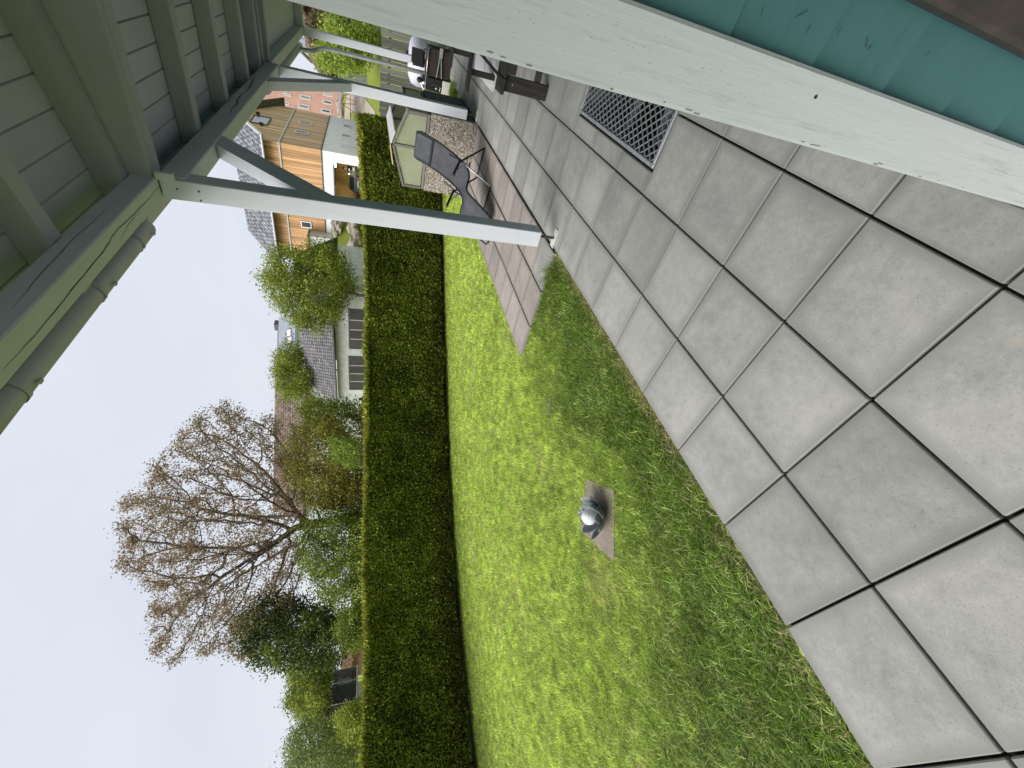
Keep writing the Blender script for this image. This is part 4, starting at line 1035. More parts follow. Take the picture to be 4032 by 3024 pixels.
tree('shrub', 'pale green grassy bush above the brown fence', [(715, 935), (740, 950), (790, 950), (795, 1000), (750, 1005), (720, 985)], 17.5, .7, (800, 970), 180, .2, 6000, .085, BR_[:3], 22, 'shrub', spread=.16, tw=3)
tree('shrub', 'dark green undergrowth at the foot of the walnut', [(680, 1040), (700, 1000), (790, 1000), (795, 1130), (740, 1135), (690, 1120)], 20.5, 1.2, (800, 1060), 260, .25, 11000, .11, DK[1:]+[(.10, .14, .03)], 31, 'shrub', spread=.22, tw=3)
tree('shrub', 'low mid green bush under the dark evergreen', [(735, 1320), (730, 1370), (745, 1410), (792, 1400), (795, 1300), (760, 1295)], 18, .8, (800, 1350), 200, .2, 8000, .095, MG, 32, 'shrub', spread=.18, tw=3)
tree('shrub', 'broad green bush left of the trampoline', [(690, 1590), (720, 1560), (760, 1590), (795, 1600), (795, 1700), (720, 1700)], 22, 1.4, (800, 1640), 300, .28, 11000, .12, GR, 33, 'shrub', spread=.24, tw=3)
tree('garden_tree', 'hazy green tree between the evergreen and the trampoline', [(610, 1440), (650, 1420), (720, 1420), (725, 1470), (680, 1490), (630, 1490)], 34, 2.0, (775, 1450), 260, .38, 11000, .18, GR, 34, spread=.32, tw=3)
def Dz2(x, y): p = z2(x, y); return (p[0]/1.8228, p[1]/1.8228)
tree('maple_tree', 'bright lime green young maple beyond the board fence', [Dz2(*q) for q in ((790, 420), (830, 300), (880, 130), (960, 110), (1030, 190), (1120, 180), (1250, 230), (1255, 330), (1190, 400), (1150, 520), (1050, 500), (1000, 540), (900, 520), (840, 470))], 23, 1.9, Dz2(1290, 330), 380, .28, 13000, .15, BR_, 23, spread=.24, tw=3)
tree('copper_shrub', 'brownish purple shrub beside the lime green maple', [Dz2(*q) for q in ((752, 160), (790, 100), (880, 120), (890, 210), (860, 330), (790, 330), (760, 240))], 25, 1.0, Dz2(1290, 200), 160, .28, 5000, .13, [(.06, .04, .025), (.11, .07, .04), (.14, .13, .05)], 24, 'shrub', spread=.2, tw=3)

# ================================================================== LARCH HOUSE WITH GARAGE
simple('render_white', (.78, .80, .81), .85, .06, 2, .05); simple('dark_trim', (.10, .10, .105), .6, .2, 4, .05); simple('light_trim', (.55, .53, .50), .6, .1, 4, .05)
mt, n, b = new_mat('pane_dark'); b.inputs['Base Color'].default_value = (.03, .035, .04, 1); b.inputs['Roughness'].default_value = .08; b.inputs['Specular IOR Level'].default_value = .8
mt, n, b = new_mat('pane_sky'); b.inputs['Base Color'].default_value = (.22, .25, .28, 1); b.inputs['Roughness'].default_value = .1; b.inputs['Specular IOR Level'].default_value = .9
simple('window_white', (.74, .74, .74), .5, .05, 4, 0); simple('garage_ochre', (.42, .32, .16), .85, .1, 2, .05)
def tilemat(name, rough):
    mt, n, b = new_mat(name); at = N(n, 'ShaderNodeAttribute', attribute_name='Col'); n.links.new(at.outputs['Color'], b.inputs['Base Color']); b.inputs['Roughness'].default_value = rough; b.inputs['Specular IOR Level'].default_value = .6
tilemat('roof_tile_grey', .5)
lh = thing('larch_house', (-16.5, 43, 2), 'larch-clad house with white ground floor, open garage and grey tiled roof', 'house')
LX0, LX1, LY0, LY1, LG = -21.4, -11.95, 38.0, 48.0, 1.9
GA0, GA1, GAT = -15.75, -12.68, 4.46
mb = MB().box(GA1, LX1, LY0, LY0+.3, LG, 5.27); mb.box(GA0, GA1, LY0, LY0+.3, GAT, 5.27); mb.box(LX0, GA0, LY0, LY0+.3, LG, 5.27)
mb.box(LX1-.3, LX1, LY0+.3, LY1, LG, 5.27); mb.box(LX0, LX0+.3, LY0+.3, LY1, LG, 5.27); mb.box(LX0+.3, LX1-.3, LY1-.3, LY1, LG, 5.27)
mb.build('ground_floor_wall', 'render_white', lh)
mb = MB().box(GA0-.6, GA1+.45, 44.5, 44.6, LG, 5.0); mb.box(GA0-.7, GA0-.6, LY0+.3, 44.5, LG, 5.0); mb.box(GA1+.40, GA1+.43, LY0+.31, 44.5, LG, 5.0); mb.build('garage_lining', 'garage_ochre', lh)
MB().box(GA0-.6, GA1+.39, LY0+.31, 44.49, 4.72, 4.76).build('garage_ceiling', 'garage_ochre', lh)
MB().box(GA0-.6, GA1+.39, LY0-.5, 44.49, LG-.02, LG+.16).build('garage_floor', 'path_slab', lh)
MB().box(GA0, GA1, LY0+.32, LY0+1.2, 4.50, 4.58).build('garage_door', 'dark_trim', lh)
MB().box(GA0-.02, GA1+.02, LY0-.012, LY0-.002, GAT-.04, GAT+.05).build('garage_lintel', 'dark_trim', lh)
mt, n, b = new_mat('lamp_tube'); b.inputs['Emission Color'].default_value = (1, .86, .55, 1); b.inputs['Emission Strength'].default_value = 30
for (x0, y) in ((-13.55, 40.2), (-14.2, 41.5)): MB().box(x0, x0+.75, y, y+.1, 4.52, 4.6).build('garage_lamp', 'lamp_tube', lh)
mb = MB().box(LX0+.06, LX1-.06, LY0+.06, LY1-.06, 5.27, 9.4); mb.prism([(LX1-.06, LY0+.06, 9.4), (LX1-.06, LY1-.06, 9.4), (LX1-.06, 43, 9.4)], (LX0-LX1+.12, 0, 0)) if False else None; mb.build('timber_core', 'dark_trim', lh)
vg = PX(z4(495, 210), -11.4); RZ = 12.57; SL = (RZ-9.30)/5.6
bmF = [MB().box(-.088, .088, -.02, .02, 0, 1).mesh('board') for _ in range(1)][0]; bmF.materials.append(MATS['larch'])
bmS = MB().box(-.02, .02, -.095, .095, 0, 1).mesh('board'); bmS.materials.append(MATS['larch_grey'])
MB().prism([(LX1-.06, LY0+.1, 9.41), (LX1-.06, LY1-.1, 9.41), (LX1-.06, 43, RZ-.6)], (LX0-LX1+.12, 0, 0)).build('gable_core', 'dark_trim', lh)
def zroof(y): return 9.30+SL*(y-37.4) if y < 43 else 9.30+SL*(48.6-y)
x = LX1-.1
while x > LX0:
    for a, c in ((5.36, 8.16), (8.32, 9.44)):
        o = place('board', bmF, lh, (x, LY0+.04+random.uniform(-.008, .008), a)); o.scale = (1, 1, c-a)
    x -= .19
y = LY0+.12
while y < LY1:
    for a, c in ((5.36, 8.16), (8.32, zroof(y)-.12)):
        o = place('board', bmS, lh, (LX1-.04+random.uniform(-.008, .008), y, a)); o.scale = (1, 1, c-a)
    y += .205
for z, mm, th in ((5.28, 'dark_trim', .07), (8.18, 'light_trim', .12)):
    MB().box(LX0, LX1+.04, LY0-.05, LY0+.018, z, z+th).build('trim', mm, lh); MB().box(LX1-.018, LX1+.05, LY0+.02, LY1, z, z+th).build('trim', mm, lh)
def win(parent, p0, p1, axis, out, frame='window_white', pane='pane_dark', fwd=.07, bars=0):
    """window in an axis plane: p0,p1 opposite corners; out = +1/-1 normal"""
    (x0, y0, z0), (x1, y1, z1_) = np.minimum(p0, p1), np.maximum(p0, p1); mb = MB()
    if axis == 1:
        Y = y0; a, b_ = (Y-.05, Y+.02)
        for q in ((x0, x0+fwd, z0, z1_), (x1-fwd, x1, z0, z1_), (x0+fwd, x1-fwd, z0, z0+fwd), (x0+fwd, x1-fwd, z1_-fwd, z1_)): mb.box(q[0], q[1], a, b_, q[2], q[3])
        if bars: mb.box((x0+x1)/2-.03, (x0+x1)/2+.03, a+.004, b_, z0+fwd, z1_-fwd)
        f_ = mb.build('window', frame, parent); MB().box(x0+fwd, x1-fwd, Y-.008, Y+.01, z0+fwd, z1_-fwd).build('pane', pane, f_)
    else:
        X = x1; a, b_ = X-.02, X+.05
        for q in ((y0, y0+fwd, z0, z1_), (y1-fwd, y1, z0, z1_), (y0+fwd, y1-fwd, z0, z0+fwd), (y0+fwd, y1-fwd, z1_-fwd, z1_)): mb.box(a, b_, q[0], q[1], q[2], q[3])
        f_ = mb.build('window', frame, parent); MB().box(X-.01, X+.008, y0+fwd, y1-fwd, z0+fwd, z1_-fwd).build('pane', pane, f_)
win(lh, (-18.42, LY0-.02, 6.42), (-17.86, LY0-.02, 7.24), 1, -1)
for a, c in ((43.75, 44.35), (41.05, 41.65)): win(lh, (LX1+.02, a, 6.50), (LX1+.02, c, 7.48), 0, 1)
for a, c in ((45.3, 46.0), (42.4, 43.05)): win(lh, (LX1+.002, a, 3.35), (LX1+.002, c, 4.08), 0, 1, pane='pane_sky')
win(lh, (LX1+.002, 39.3, 2.0), (LX1+.002, 40.1, 4.0), 0, 1, pane='window_white')
win(lh, (LX1+.02, 41.5, 9.5), (LX1+.02, 43.6, 10.75), 0, 1, 'dark_trim', 'pane_sky')
for yy, zz in ((43.9, 10.4), (41.3, 9.75)): MB().lathe((LX1+.12, yy, zz), [(.10, 0), (.13, .12), (.10, .26), (.02, .30)], 10).build('nest_box', 'brown_boards', lh)
rf = MB(); RX0, RX1 = -21.9, -11.4
rf.prism([(RX1, 37.4, 9.30), (RX1, 43, RZ), (RX1, 48.6, 9.30), (RX1, 48.6, 9.14), (RX1, 43, RZ-.16), (RX1, 37.4, 9.14)], (RX0-RX1, 0, 0)); rfo = rf.build('roof', 'dark_trim', lh)
def tile_slope(parent, e0, e1, r0_, r1_, tw_, th_, mat, seed, name='roof_tiles', stag=.5, base_c=(.3, .3, .3), fill=.97):
    """rows of overlapping tiles on the slope e0-e1 (eave) to r0-r1 (ridge); too many and too small to list one by one"""
    e0, e1, r0_, r1_ = (np.array(q, float) for q in (e0, e1, r0_, r1_)); r = np.random.default_rng(seed)
    nrm = np.cross(e1-e0, r0_-e0); nrm /= np.linalg.norm(nrm); nrm *= np.sign(nrm[2])
    Lr = np.linalg.norm(r0_-e0); rows_ = int(Lr/th_); V = []; F = []; C = []
    for i in range(rows_):
        a = e0+(r0_-e0)*i/rows_; b_ = e1+(r1_-e1)*i/rows_; up = ((r0_-e0)/rows_)*1.12; n_ = max(1, int(np.linalg.norm(b_-a)/tw_)); t = (b_-a)/n_
        for j in range(n_):
            o0 = a+t*(j+(stag if i % 2 else 0)*.5); k = len(V); lift = .035+r.uniform(0, .012)
            q = [o0+t*(1-fill), o0+t*.5, o0+t*fill, o0+t*fill+up, o0+t*.5+up, o0+t*(1-fill)+up]
            hh = [lift*.7, lift*1.7, lift*.7, .008, .02, .008]
            for p, h in zip(q, hh): V.append(p+nrm*h)
            V += [q[0]+nrm*.0, q[2]+nrm*.0]
            F += [(k, k+1, k+4, k+5), (k+1, k+2, k+3, k+4), (k+6, k+7, k+2, k+1), (k+6, k+1, k, k+6)]
    F = [f for f in F if len(set(f)) == 4]
    C = np.repeat(np.clip(r.normal(1, .28, (len(V)//8, 1)), .35, 1.8), 8, 0)*np.array(base_c)  # light and dark tile tones stand in for sky reflections and shadows
    o = fast_mesh(name, np.array(V), np.array(F), mat, parent, C); o['kind'] = 'stuff'; return o
tile_slope(rfo, (RX0, 37.4, 9.31), (RX1, 37.4, 9.31), (RX0, 43, RZ+.01), (RX1, 43, RZ+.01), .34, .40, 'roof_tile_grey', 1, base_c=(.155, .165, .19), fill=.88)  # dark roof left showing between tiles stands in for their shadows
MB().beam((RX1+.02, 37.36, 9.25), (RX1+.02, 43, RZ-.05), .05, .24, (0, 0, 1)).build('verge_board', 'window_white', rfo)
MB().tube([(RX0, 37.33, 9.24), (RX1, 37.33, 9.24)], .075, 8).build('gutter', 'gutter_grey', rfo)
MB().tube([(-17.0, 37.35, 9.2), (-17.0, 37.9, 8.9), (-17.0, 37.93, 5.3)], .05, 8).build('downpipe', 'gutter_grey', rfo)
# car in the garage
cr = thing('parked_car', (-14.85, 40.6, LG+.16), 'blue-grey older hatchback parked inside the open garage', 'car')
simple('car_paint', (.20, .27, .33), .3, .06, 3, 0, .4, spec=.6); simple('tyre', (.02, .02, .02), .8, .1, 9, .1); simple('bumper_grey', (.10, .12, .14), .5, .1, 5, 0)
def car_sec(y, hw, zt): return [(-hw, y, .30), (-hw, y, .62*zt/1.4+.1), (-hw*.99, y, .88 if zt > .95 else zt-.02), (-hw*.80, y, zt-.05), (-hw*.70, y, zt), (hw*.70, y, zt), (hw*.80, y, zt-.05), (hw*.99, y, .88 if zt > .95 else zt-.02), (hw, y, .62*zt/1.4+.1), (hw, y, .30)]
base = np.array([-14.85, 40.0, LG+.16]); secs = [(-.02, .78, .86), (.0, .82, .90), (.28, .83, 1.34), (.5, .83, 1.42), (1.8, .83, 1.43), (2.5, .82, .98), (3.6, .80, .86), (3.75, .74, .7)]
mb = MB().grid([[np.array(p)+base for p in car_sec(*s)] for s in secs]); mb.f.append(tuple(range(10))); mb.f.append(tuple(len(mb.v)-10+i for i in range(10)))
bd = mb.build('body', 'car_paint', cr)
MB().prism([base+np.array(q) for q in ((-.56, .035, .96), (.56, .035, .96), (.50, .235, 1.28), (-.50, .235, 1.28))], (0, -.02, .012)).build('rear_window', 'pane_dark', cr)
MB().box(base[0]-.80, base[0]+.80, base[1]-.10, base[1]-.005, base[2]+.34, base[2]+.50, .02).build('bumper', 'bumper_grey', cr)
MB().box(base[0]-.27, base[0]+.27, base[1]-.045, base[1]-.025, base[2]+.56, base[2]+.68).build('number_plate', 'window_white', cr)
mt, n, b = new_mat('lamp_red'); b.inputs['Base Color'].default_value = (.25, .02, .02, 1); b.inputs['Roughness'].default_value = .2
for s in (-1, 1):
    MB().box(base[0]+s*.68-.1, base[0]+s*.68+.1, base[1]-.045, base[1]-.024, base[2]+.55, base[2]+.74, .01).build('tail_light', 'lamp_red', cr)
    for yw in (.55, 2.9): w_ = MB().tube([(base[0]+s*.66, base[1]+yw, base[2]+.29), (base[0]+s*.825, base[1]+yw, base[2]+.29)], .29, 16).build('wheel', 'tyre', cr); MB().tube([(base[0]+s*.80, base[1]+yw, base[2]+.29), (base[0]+s*.832, base[1]+yw, base[2]+.29)], .17, 12).build('rim', 'galvanised', w_)
for z in (.74, .80): MB().box(base[0]-.79, base[0]+.79, base[1]-.035, base[1]-.022, base[2]+z, base[2]+z+.02).build('trim_strip', 'bumper_grey', cr)
# person beside the car
pe = thing('person', (-13.2, 38.7, LG+.16), 'person in a black printed top bending forward beside the car', 'person')
OFF[pe.name] = (0, 0, 0)
def skin_body(name, V, E, R, mat, parent):
    me = bpy.data.meshes.new(name); me.from_pydata(V, E, []); o = bpy.data.objects.new(name, me); COL.objects.link(o); o.parent = parent
    md = o.modifiers.new('skin', 'SKIN'); md.use_smooth_shade = True
    for i, q in enumerate(R): me.skin_vertices[0].data[i].radius = (q, q*.85) if not hasattr(q, '__len__') else q
    me.skin_vertices[0].data[0].use_root = True
    sb = o.modifiers.new('s', 'SUBSURF'); sb.levels = 1; sb.render_levels = 2; me.materials.append(mat); return o
mt, n, b = new_mat('person_mix'); tc = n.nodes.new('ShaderNodeTexCoord'); sx = n.nodes.new('ShaderNodeSeparateXYZ'); n.links.new(tc.outputs['Object'], sx.inputs[0])
cc = ramp(n, mathn(n, 'DIVIDE', sx.outputs[2], 2.0), [(0, (.02, .02, .025)), (.415, (.03, .03, .035)), (.42, (.55, .55, .56)), (.50, (.55, .55, .56)), (.505, (.012, .012, .015)), (.715, (.012, .012, .015)), (.72, (.42, .26, .19))])
cc.node.color_ramp.interpolation = 'CONSTANT'; n.links.new(cc, b.inputs['Base Color']); b.inputs['Roughness'].default_value = .8
V = [(0, .02, .96), (0, 0, 1.15), (0, -.05, 1.34), (0, -.09, 1.47), (0, -.13, 1.56), (0, -.16, 1.66), (0, -.15, 1.74),
     (-.20, -.06, 1.40), (-.27, -.10, 1.14), (-.24, -.30, 1.0), (-.22, -.40, .98), (.20, -.06, 1.40), (.27, -.10, 1.14), (.25, -.30, 1.0), (.23, -.40, .98),
     (-.10, .02, .90), (-.12, -.06, .50), (-.13, .0, .10), (-.13, -.14, .05), (.10, .02, .90), (.12, -.02, .50), (.13, .06, .10), (.13, -.08, .05)]
E = [(0, 1), (1, 2), (2, 3), (3, 4), (4, 5), (5, 6), (2, 7), (7, 8), (8, 9), (9, 10), (2, 11), (11, 12), (12, 13), (13, 14), (0, 15), (15, 16), (16, 17), (17, 18), (0, 19), (19, 20), (20, 21), (21, 22)]
Rr = [(.17, .12), (.15, .11), (.17, .12), .065, .085, .10, .07, .06, .048, .04, .035, .06, .048, .04, .035, .09, .065, .045, .04, .09, .065, .045, .04]
skin_body('body', V, E, Rr, mt, pe)
simple('hair_dark', (.03, .022, .018), .7, .2, 20, .2)
MB().lathe((0, -.135, 1.655), [(.03, -.02), (.112, .0), (.118, .05), (.10, .11), (.05, .145), (.01, .15)], 12).build('hair', 'hair_dark', pe, True)
MB().box(-.09, .07, -.185, -.178, 1.22, 1.30).build('shirt_print', 'window_white', pe)

# ================================================================== OTHER BUILDINGS
def PV(px, O, nrm):
    d = ray(*px); return CAM+d*(np.dot(np.array(O)-CAM, nrm)/np.dot(d, nrm))
def facade(name, label, cat, pR, pL, dep, depL, zb0, zt, thick, mat):
    A = PD(pR, dep); B = PD(pL, depL); A[2] = B[2] = 0; e_ = (B-A); W = np.linalg.norm(e_); e_ /= W; nrm = np.array([-e_[1], e_[0], 0])
    if nrm@(CAM-A) < 0: nrm = -nrm
    t = thing(name, ((A+B)/2)*[1, 1, 0]+[0, 0, zb0], label, cat)
    P = [A, B, B-nrm*thick, A-nrm*thick]
    MB().prism([p*[1, 1, 0]+[0, 0, zb0] for p in P], (0, 0, zt-zb0)).build('wall', mat, t)
    return t, A, B, e_, nrm
def fwin(t, O, e_, nrm, c, wd, h, frame='window_white', pane='pane_dark', fr=.09, out=.05, mull=0):
    mb = MB(); c = np.array(c)+nrm*.004
    up = np.array([0, 0, 1.])
    for du, dz, a, b_ in ((-wd/2+fr/2, 0, fr/2, h/2), (wd/2-fr/2, 0, fr/2, h/2), (0, -h/2+fr/2, wd/2-fr, fr/2), (0, h/2-fr/2, wd/2-fr, fr/2)):
        mb.obox(c+e_*du+up*dz, e_*a, nrm*out, up*b_)
    for q in range(mull): mb.obox(c+e_*(-wd/2+wd*(q+1)/(mull+1)), e_*.035, nrm*out*.9, up*(h/2-fr))
    f_ = mb.build('window', frame, t); MB().obox(c, e_*(wd/2-fr), nrm*.012, up*(h/2-fr)).build('pane', pane, f_); return f_
def zp(x, y): return (1050+x*.20344, 320+y*.20344)
simple('pink_render', (.82, .47, .41), .85, .08, 1.2, .04); simple('plinth_grey', (.42, .43, .44), .85, .1, 2, .05)
t, A, B, e_, nrm = facade('pink_house', 'salmon pink rendered house with white windows on the hill', 'house', zp(1405, 90), zp(1340, 800), 63, 62, 5.0, 17.5, 8, 'pink_render')
for (x, y, a, b_) in ((750, 312, 200, 88), (720, 490, 205, 95), (1180, 410, 185, 85), (1150, 580, 190, 90), (1195, 268, 185, 60), (370, 425, 130, 70), (400, 262, 130, 60)):
    c = PV(zp(x, y), A, nrm); k = 63/FPX*.20344; fwin(t, A, e_, nrm, c, b_*k*.95, a*k*.92, pane='pane_dark' if x > 1000 else 'pane_sky', fr=.18)
MB().prism([A*[1, 1, 0]+nrm*.15+[0, 0, 4.5], B*[1, 1, 0]+nrm*.15+[0, 0, 4.5], B*[1, 1, 0]+[0, 0, 4.5], A*[1, 1, 0]+[0, 0, 4.5]], (0, 0, 1.75)).build('plinth', 'plinth_grey', t)
# garage with slate roof
simple('old_render', (.55, .56, .55), .9, .14, 2.5, .1); tilemat('slate', .5); wood('door_slats', (.075, .075, .072), .3, 2)
SY = 24.0
sR, sL = PY(z6(1200, 560), SY), PY(z6(1330, 1380), SY); eR, eL = PY(z6(1052, 640), SY-.35), PY(z6(1087, 1468), SY-.35)
gz0 = float(TZ(sL[0], SY)); EZs = (eR[2]+eL[2])/2
sh = thing('slate_garage', ((sR[0]+sL[0])/2, SY+2, gz0), 'low white rendered garage with slate roof and two grey slatted gates', 'garage')
MB().box(sL[0], sR[0]+.6, SY, SY+5.5, gz0-.3, EZs-.12).build('wall', 'old_render', sh)
rdL = PY(z6(845, 1200), SY+2.75)
rp = MB(); x0, x1 = eL[0], sR[0]+1.0
rp.prism([(x1, SY-.35, EZs), (x1, SY+2.75, rdL[2]), (x1, SY+5.85, EZs), (x1, SY+5.85, EZs-.10), (x1, SY+2.75, rdL[2]-.10), (x1, SY-.35, EZs-.10)], (x0-x1, 0, 0)); ro = rp.build('roof', 'dark_trim', sh)
tile_slope(ro, (x0, SY-.36, EZs+.005), (x1, SY-.36, EZs+.005), (x0, SY+2.75, rdL[2]+.005), (x1, SY+2.75, rdL[2]+.005), .30, .24, 'slate', 2, 'slates', 1.0, (.105, .10, .105), .95)
MB().tube([(x0, SY-.40, EZs-.03), (x1, SY-.40, EZs-.03)], .055, 8).build('gutter', 'dark_trim', ro)
nrm = np.array([0, -1., 0]); ex = np.array([-1., 0, 0])
for ya, yb in ((662, 972), (1047, 1308)):
    a, b_ = PY(z6(1195, ya), SY), PY(z6(1202, yb), SY); zt = (a[2]+b_[2])/2; h = zt-gz0
    gt = MB()
    for q in ((a[0], a[0]+.09), (b_[0]-.09, b_[0])): gt.box(q[0], q[1], SY-.04, SY-.002, gz0, zt+.09)
    gt.box(b_[0], a[0], SY-.04, SY-.002, zt, zt+.09); gf_ = gt.build('gate', 'dark_trim', sh); W = a[0]-b_[0]
    for q in range(4):
        xa = b_[0]+W*q/4; MB().box(xa+.03, xa+W/4-.03, SY-.03, SY-.004, gz0, zt-.02).build('gate_panel', 'door_slats', gf_)
        if q: MB().box(xa-.028, xa+.028, SY-.038, SY-.004, gz0, zt-.01).build('gate_post', 'light_trim', gf_)
pq = PY(z6(1290, 1012), SY); MB().box(pq[0]-.11, pq[0]+.11, SY-.02, SY-.002, pq[2]-.11, pq[2]+.11).build('plaque', 'plinth_grey', sh)
# generic pitched house from eave and ridge pixels
def pitched(name, label, eRp, eLp, rRp, rLp, dep, run, wallm, roofm, wins=(), depL=None, tiles=0):
    depL = depL or dep; E0, E1, R0, R1 = PD(eRp, dep), PD(eLp, depL), PD(rRp, dep+run), PD(rLp, depL+run)
    zE = (E0[2]+E1[2])/2; zR = (R0[2]+R1[2])/2
    e_ = (E1-E0)*[1, 1, 0]; W = np.linalg.norm(e_); e_ /= W; bk = np.array([-e_[1], e_[0], 0]); bk = bk if bk@((E0+E1)/2-CAM) > 0 else -bk
    g0 = float(TZ((E0[0]+E1[0])/2, (E0[1]+E1[1])/2))-.3
    t = thing(name, ((E0+E1)/2)*[1, 1, 0]+bk*run+[0, 0, g0], label, 'house')
    a = E0*[1, 1, 0]+e_*.3+bk*.4; b_ = E1*[1, 1, 0]-e_*.3+bk*.4; dd = bk*(2*run-.8)
    sl_ = (zR-zE)/run
    MB().prism([p+[0, 0, g0] for p in (a, b_, b_+dd, a+dd)], (0, 0, zE-.12-g0)).build('wall', wallm, t)
    mb = MB(); R0m = (E0*[1, 1, 0]+bk*run+[0, 0, zR])
    prof_ = [E0*[1, 1, 0]+[0, 0, zE], R0m, E0*[1, 1, 0]+bk*2*run+[0, 0, zE], E0*[1, 1, 0]+bk*2*run+[0, 0, zE-.2], R0m-[0, 0, .2], E0*[1, 1, 0]+[0, 0, zE-.2]]
    ro_ = mb.prism(prof_, e_*W).build('roof', roofm, t)
    for s0 in (E0+e_*.3, E1-e_*.3): mb = MB(); mb.prism([s0*[1, 1, 0]+bk*.5+[0, 0, zE-.15], s0*[1, 1, 0]+bk*run+[0, 0, zR-.3], s0*[1, 1, 0]+bk*(2*run-.5)+[0, 0, zE-.15]], e_*.02); mb.build('gable', wallm, t)
    if tiles: tile_slope(ro_, E0*[1, 1, 0]+[0, 0, zE], E1*[1, 1, 0]+[0, 0, zE], R0m, R0m+e_*W, tiles, tiles*1.1, 'roof_brown_tiles', 3, base_c=(.17, .12, .09), fill=.93)
    for (px, w_, h_) in wins: fwin(t, a, e_, -bk, PV(px, a, bk), w_, h_)
    return t, E0, E1, zE, zR, e_, bk
simple('roof_brown', (.115, .085, .065), .75, .25, 3, .2); tilemat('roof_brown_tiles', .7); simple('roof_blue', (.26, .29, .33), .5, .15, 2, .1); simple('roof_redbrown', (.16, .10, .085), .75, .25, 3, .2); simple('red_wood', (.055, .022, .018), .8, .2, 4, .1); simple('cream_wall', (.50, .48, .43), .9, .06, 2, .05)
t, E0, E1, zE, zR, e_, bk = pitched('blue_roof_house', 'distant house with blue-grey slate roof and roof windows', z6(755, 690), z6(745, 1010), z6(600, 700), z6(660, 960), 52, 5, 'render_white', 'roof_blue')
for q in ((705, 850), (712, 910)):
    O = E0*[1, 1, 0]+[0, 0, zE]; sl_v = bk*5+np.array([0, 0, zR-zE]); nr = np.cross(e_, sl_v); nr /= np.linalg.norm(nr); c = PV(z6(*q), O, nr); nr = nr if nr[2] > 0 else -nr; su = sl_v/np.linalg.norm(sl_v)
    f_ = MB().obox(c, e_*.5, su*.65, nr*.07).build('roof_window', 'dark_trim', t); MB().obox(c+nr*.06, e_*.4, su*.55, nr*.03).build('pane', 'window_white', f_)
MB().box(*(lambda p: (p[0]-.5, p[0]+.5, p[1]-.5, p[1]+.5, p[2]-2.5, p[2]+.1))(PD(z6(592, 790), 57))).build('chimney', 'dark_trim', t)
pitched('brown_roof_house', 'house with broad brown tiled roof behind the walnut boughs', (1185, 1465), (1215, 2050), (1076, 1640), (1105, 1990), 40, 5, 'render_white', 'roof_brown', [((1205, 1550), .5, .9), ((1200, 1585), .5, .9)], tiles=.42)
pitched('grey_roof_house', 'long low dark grey roof behind the orange-blossomed shrub', (1165, 1280), (1185, 1500), (1100, 1360), (1098, 1470), 58, 5, 'render_white', 'roof_brown')
pitched('red_house', 'dark red timber house with brown tiled roof beyond the fence', zr(300, 330), zr(398, 850), zr(130, 300), zr(250, 700), 34, 2.5, 'red_wood', 'roof_redbrown', depL=38)
pitched('pale_roof_house', 'pale grey roofed house seen past the farthest post', (1212, 50), (1213, 170), (1178, 60), (1178, 150), 60, 2, 'render_white', 'roof_blue')
pitched('cream_house', 'plain cream building at the lower left behind the hedge', (1285, 2930), (1290, 3300), (1270, 2950), (1275, 3300), 26, 3, 'cream_wall', 'dark_trim')
# corrugated shed and annexe
simple('tin', (.30, .31, .33), .5, .15, 6, .1, .4)
A = PD(zr(630, 720), 30); B = PD(zr(640, 1000), 30)
ts = thing('tin_shed', (A[0], A[1], 1), 'small grey corrugated tin shed beyond the fence', 'shed'); zt = PD(zr(625, 760), 30)[2]
V = []
for k in range(25):
    p = A*[1, 1, 0]*(1-k/24)+B*[1, 1, 0]*(k/24); V.append(p-fw*[1, 1, 0]*(.04 if k % 2 else 0))
MB().grid([[tuple(p[:2])+(.9,) for p in V], [tuple(p[:2])+(zt,) for p in V]]).build('wall', 'tin', ts, solid=.02)
MB().prism([tuple(A[:2])+(zt,), tuple(B[:2])+(zt,), tuple((B+fw*3)[:2])+(zt+.3,), tuple((A+fw*3)[:2])+(zt+.3,)], (0, 0, .06)).build('roof', 'tin', ts)
an = thing('annexe', (-20.5, 37.4, 2), 'old patchy white rendered annexe with a small window beside the larch house', 'annexe')
a0 = PY(z4(1150, 1465), 37.0); a1 = PY(z4(1150, 1800), 37.0); zt = a0[2]
MB().box(a1[0], a0[0], 37.0, 38.0, 1.7, zt).build('wall', 'old_render', an); MB().box(a1[0]-.1, a0[0]+.12, 36.85, 37.98, zt+.002, zt+.10).build('roof', 'dark_trim', an)
c0 = PY(z4(1218, 1565), 37.0); c1 = PY(z4(1330, 1655), 37.0); win(an, (c0[0], 36.99, c0[2]), (c1[0], 36.99, c1[2]), 1, -1, bars=1)
# rocks of the bank below the larch house
simple('rock', (.33, .29, .24), .9, .3, 5, .4)
rk = np.random.default_rng(9)
def rock_mesh(s):
    bm = bmesh.new(); bmesh.ops.create_icosphere(bm, subdivisions=2, radius=1)
    for v in bm.verts: v.co = v.co*(1+.22*rk.normal()*.7); v.co.x *= s[0]; v.co.y *= s[1]; v.co.z *= s[2]
    me = bpy.data.meshes.new('rock'); bm.to_mesh(me); bm.free(); me.materials.append(MATS['rock']); return me
spots = [(1420, 1330, .5), (1450, 1350, .6), (1425, 1380, .45), (1480, 1390, .55), (1440, 1430, .5), (1640, 1340, .8), (1600, 1380, .6), (1660, 1470, 1.0), (1640, 1560, 1.1), (1690, 1520, .7), (1500, 1330, .45)]
pk_ = ['topmost small', 'second small', 'upper left', 'middle', 'left upper', 'big right', 'right middle', 'broad lower', 'largest lower left', 'lowest', 'right upper']
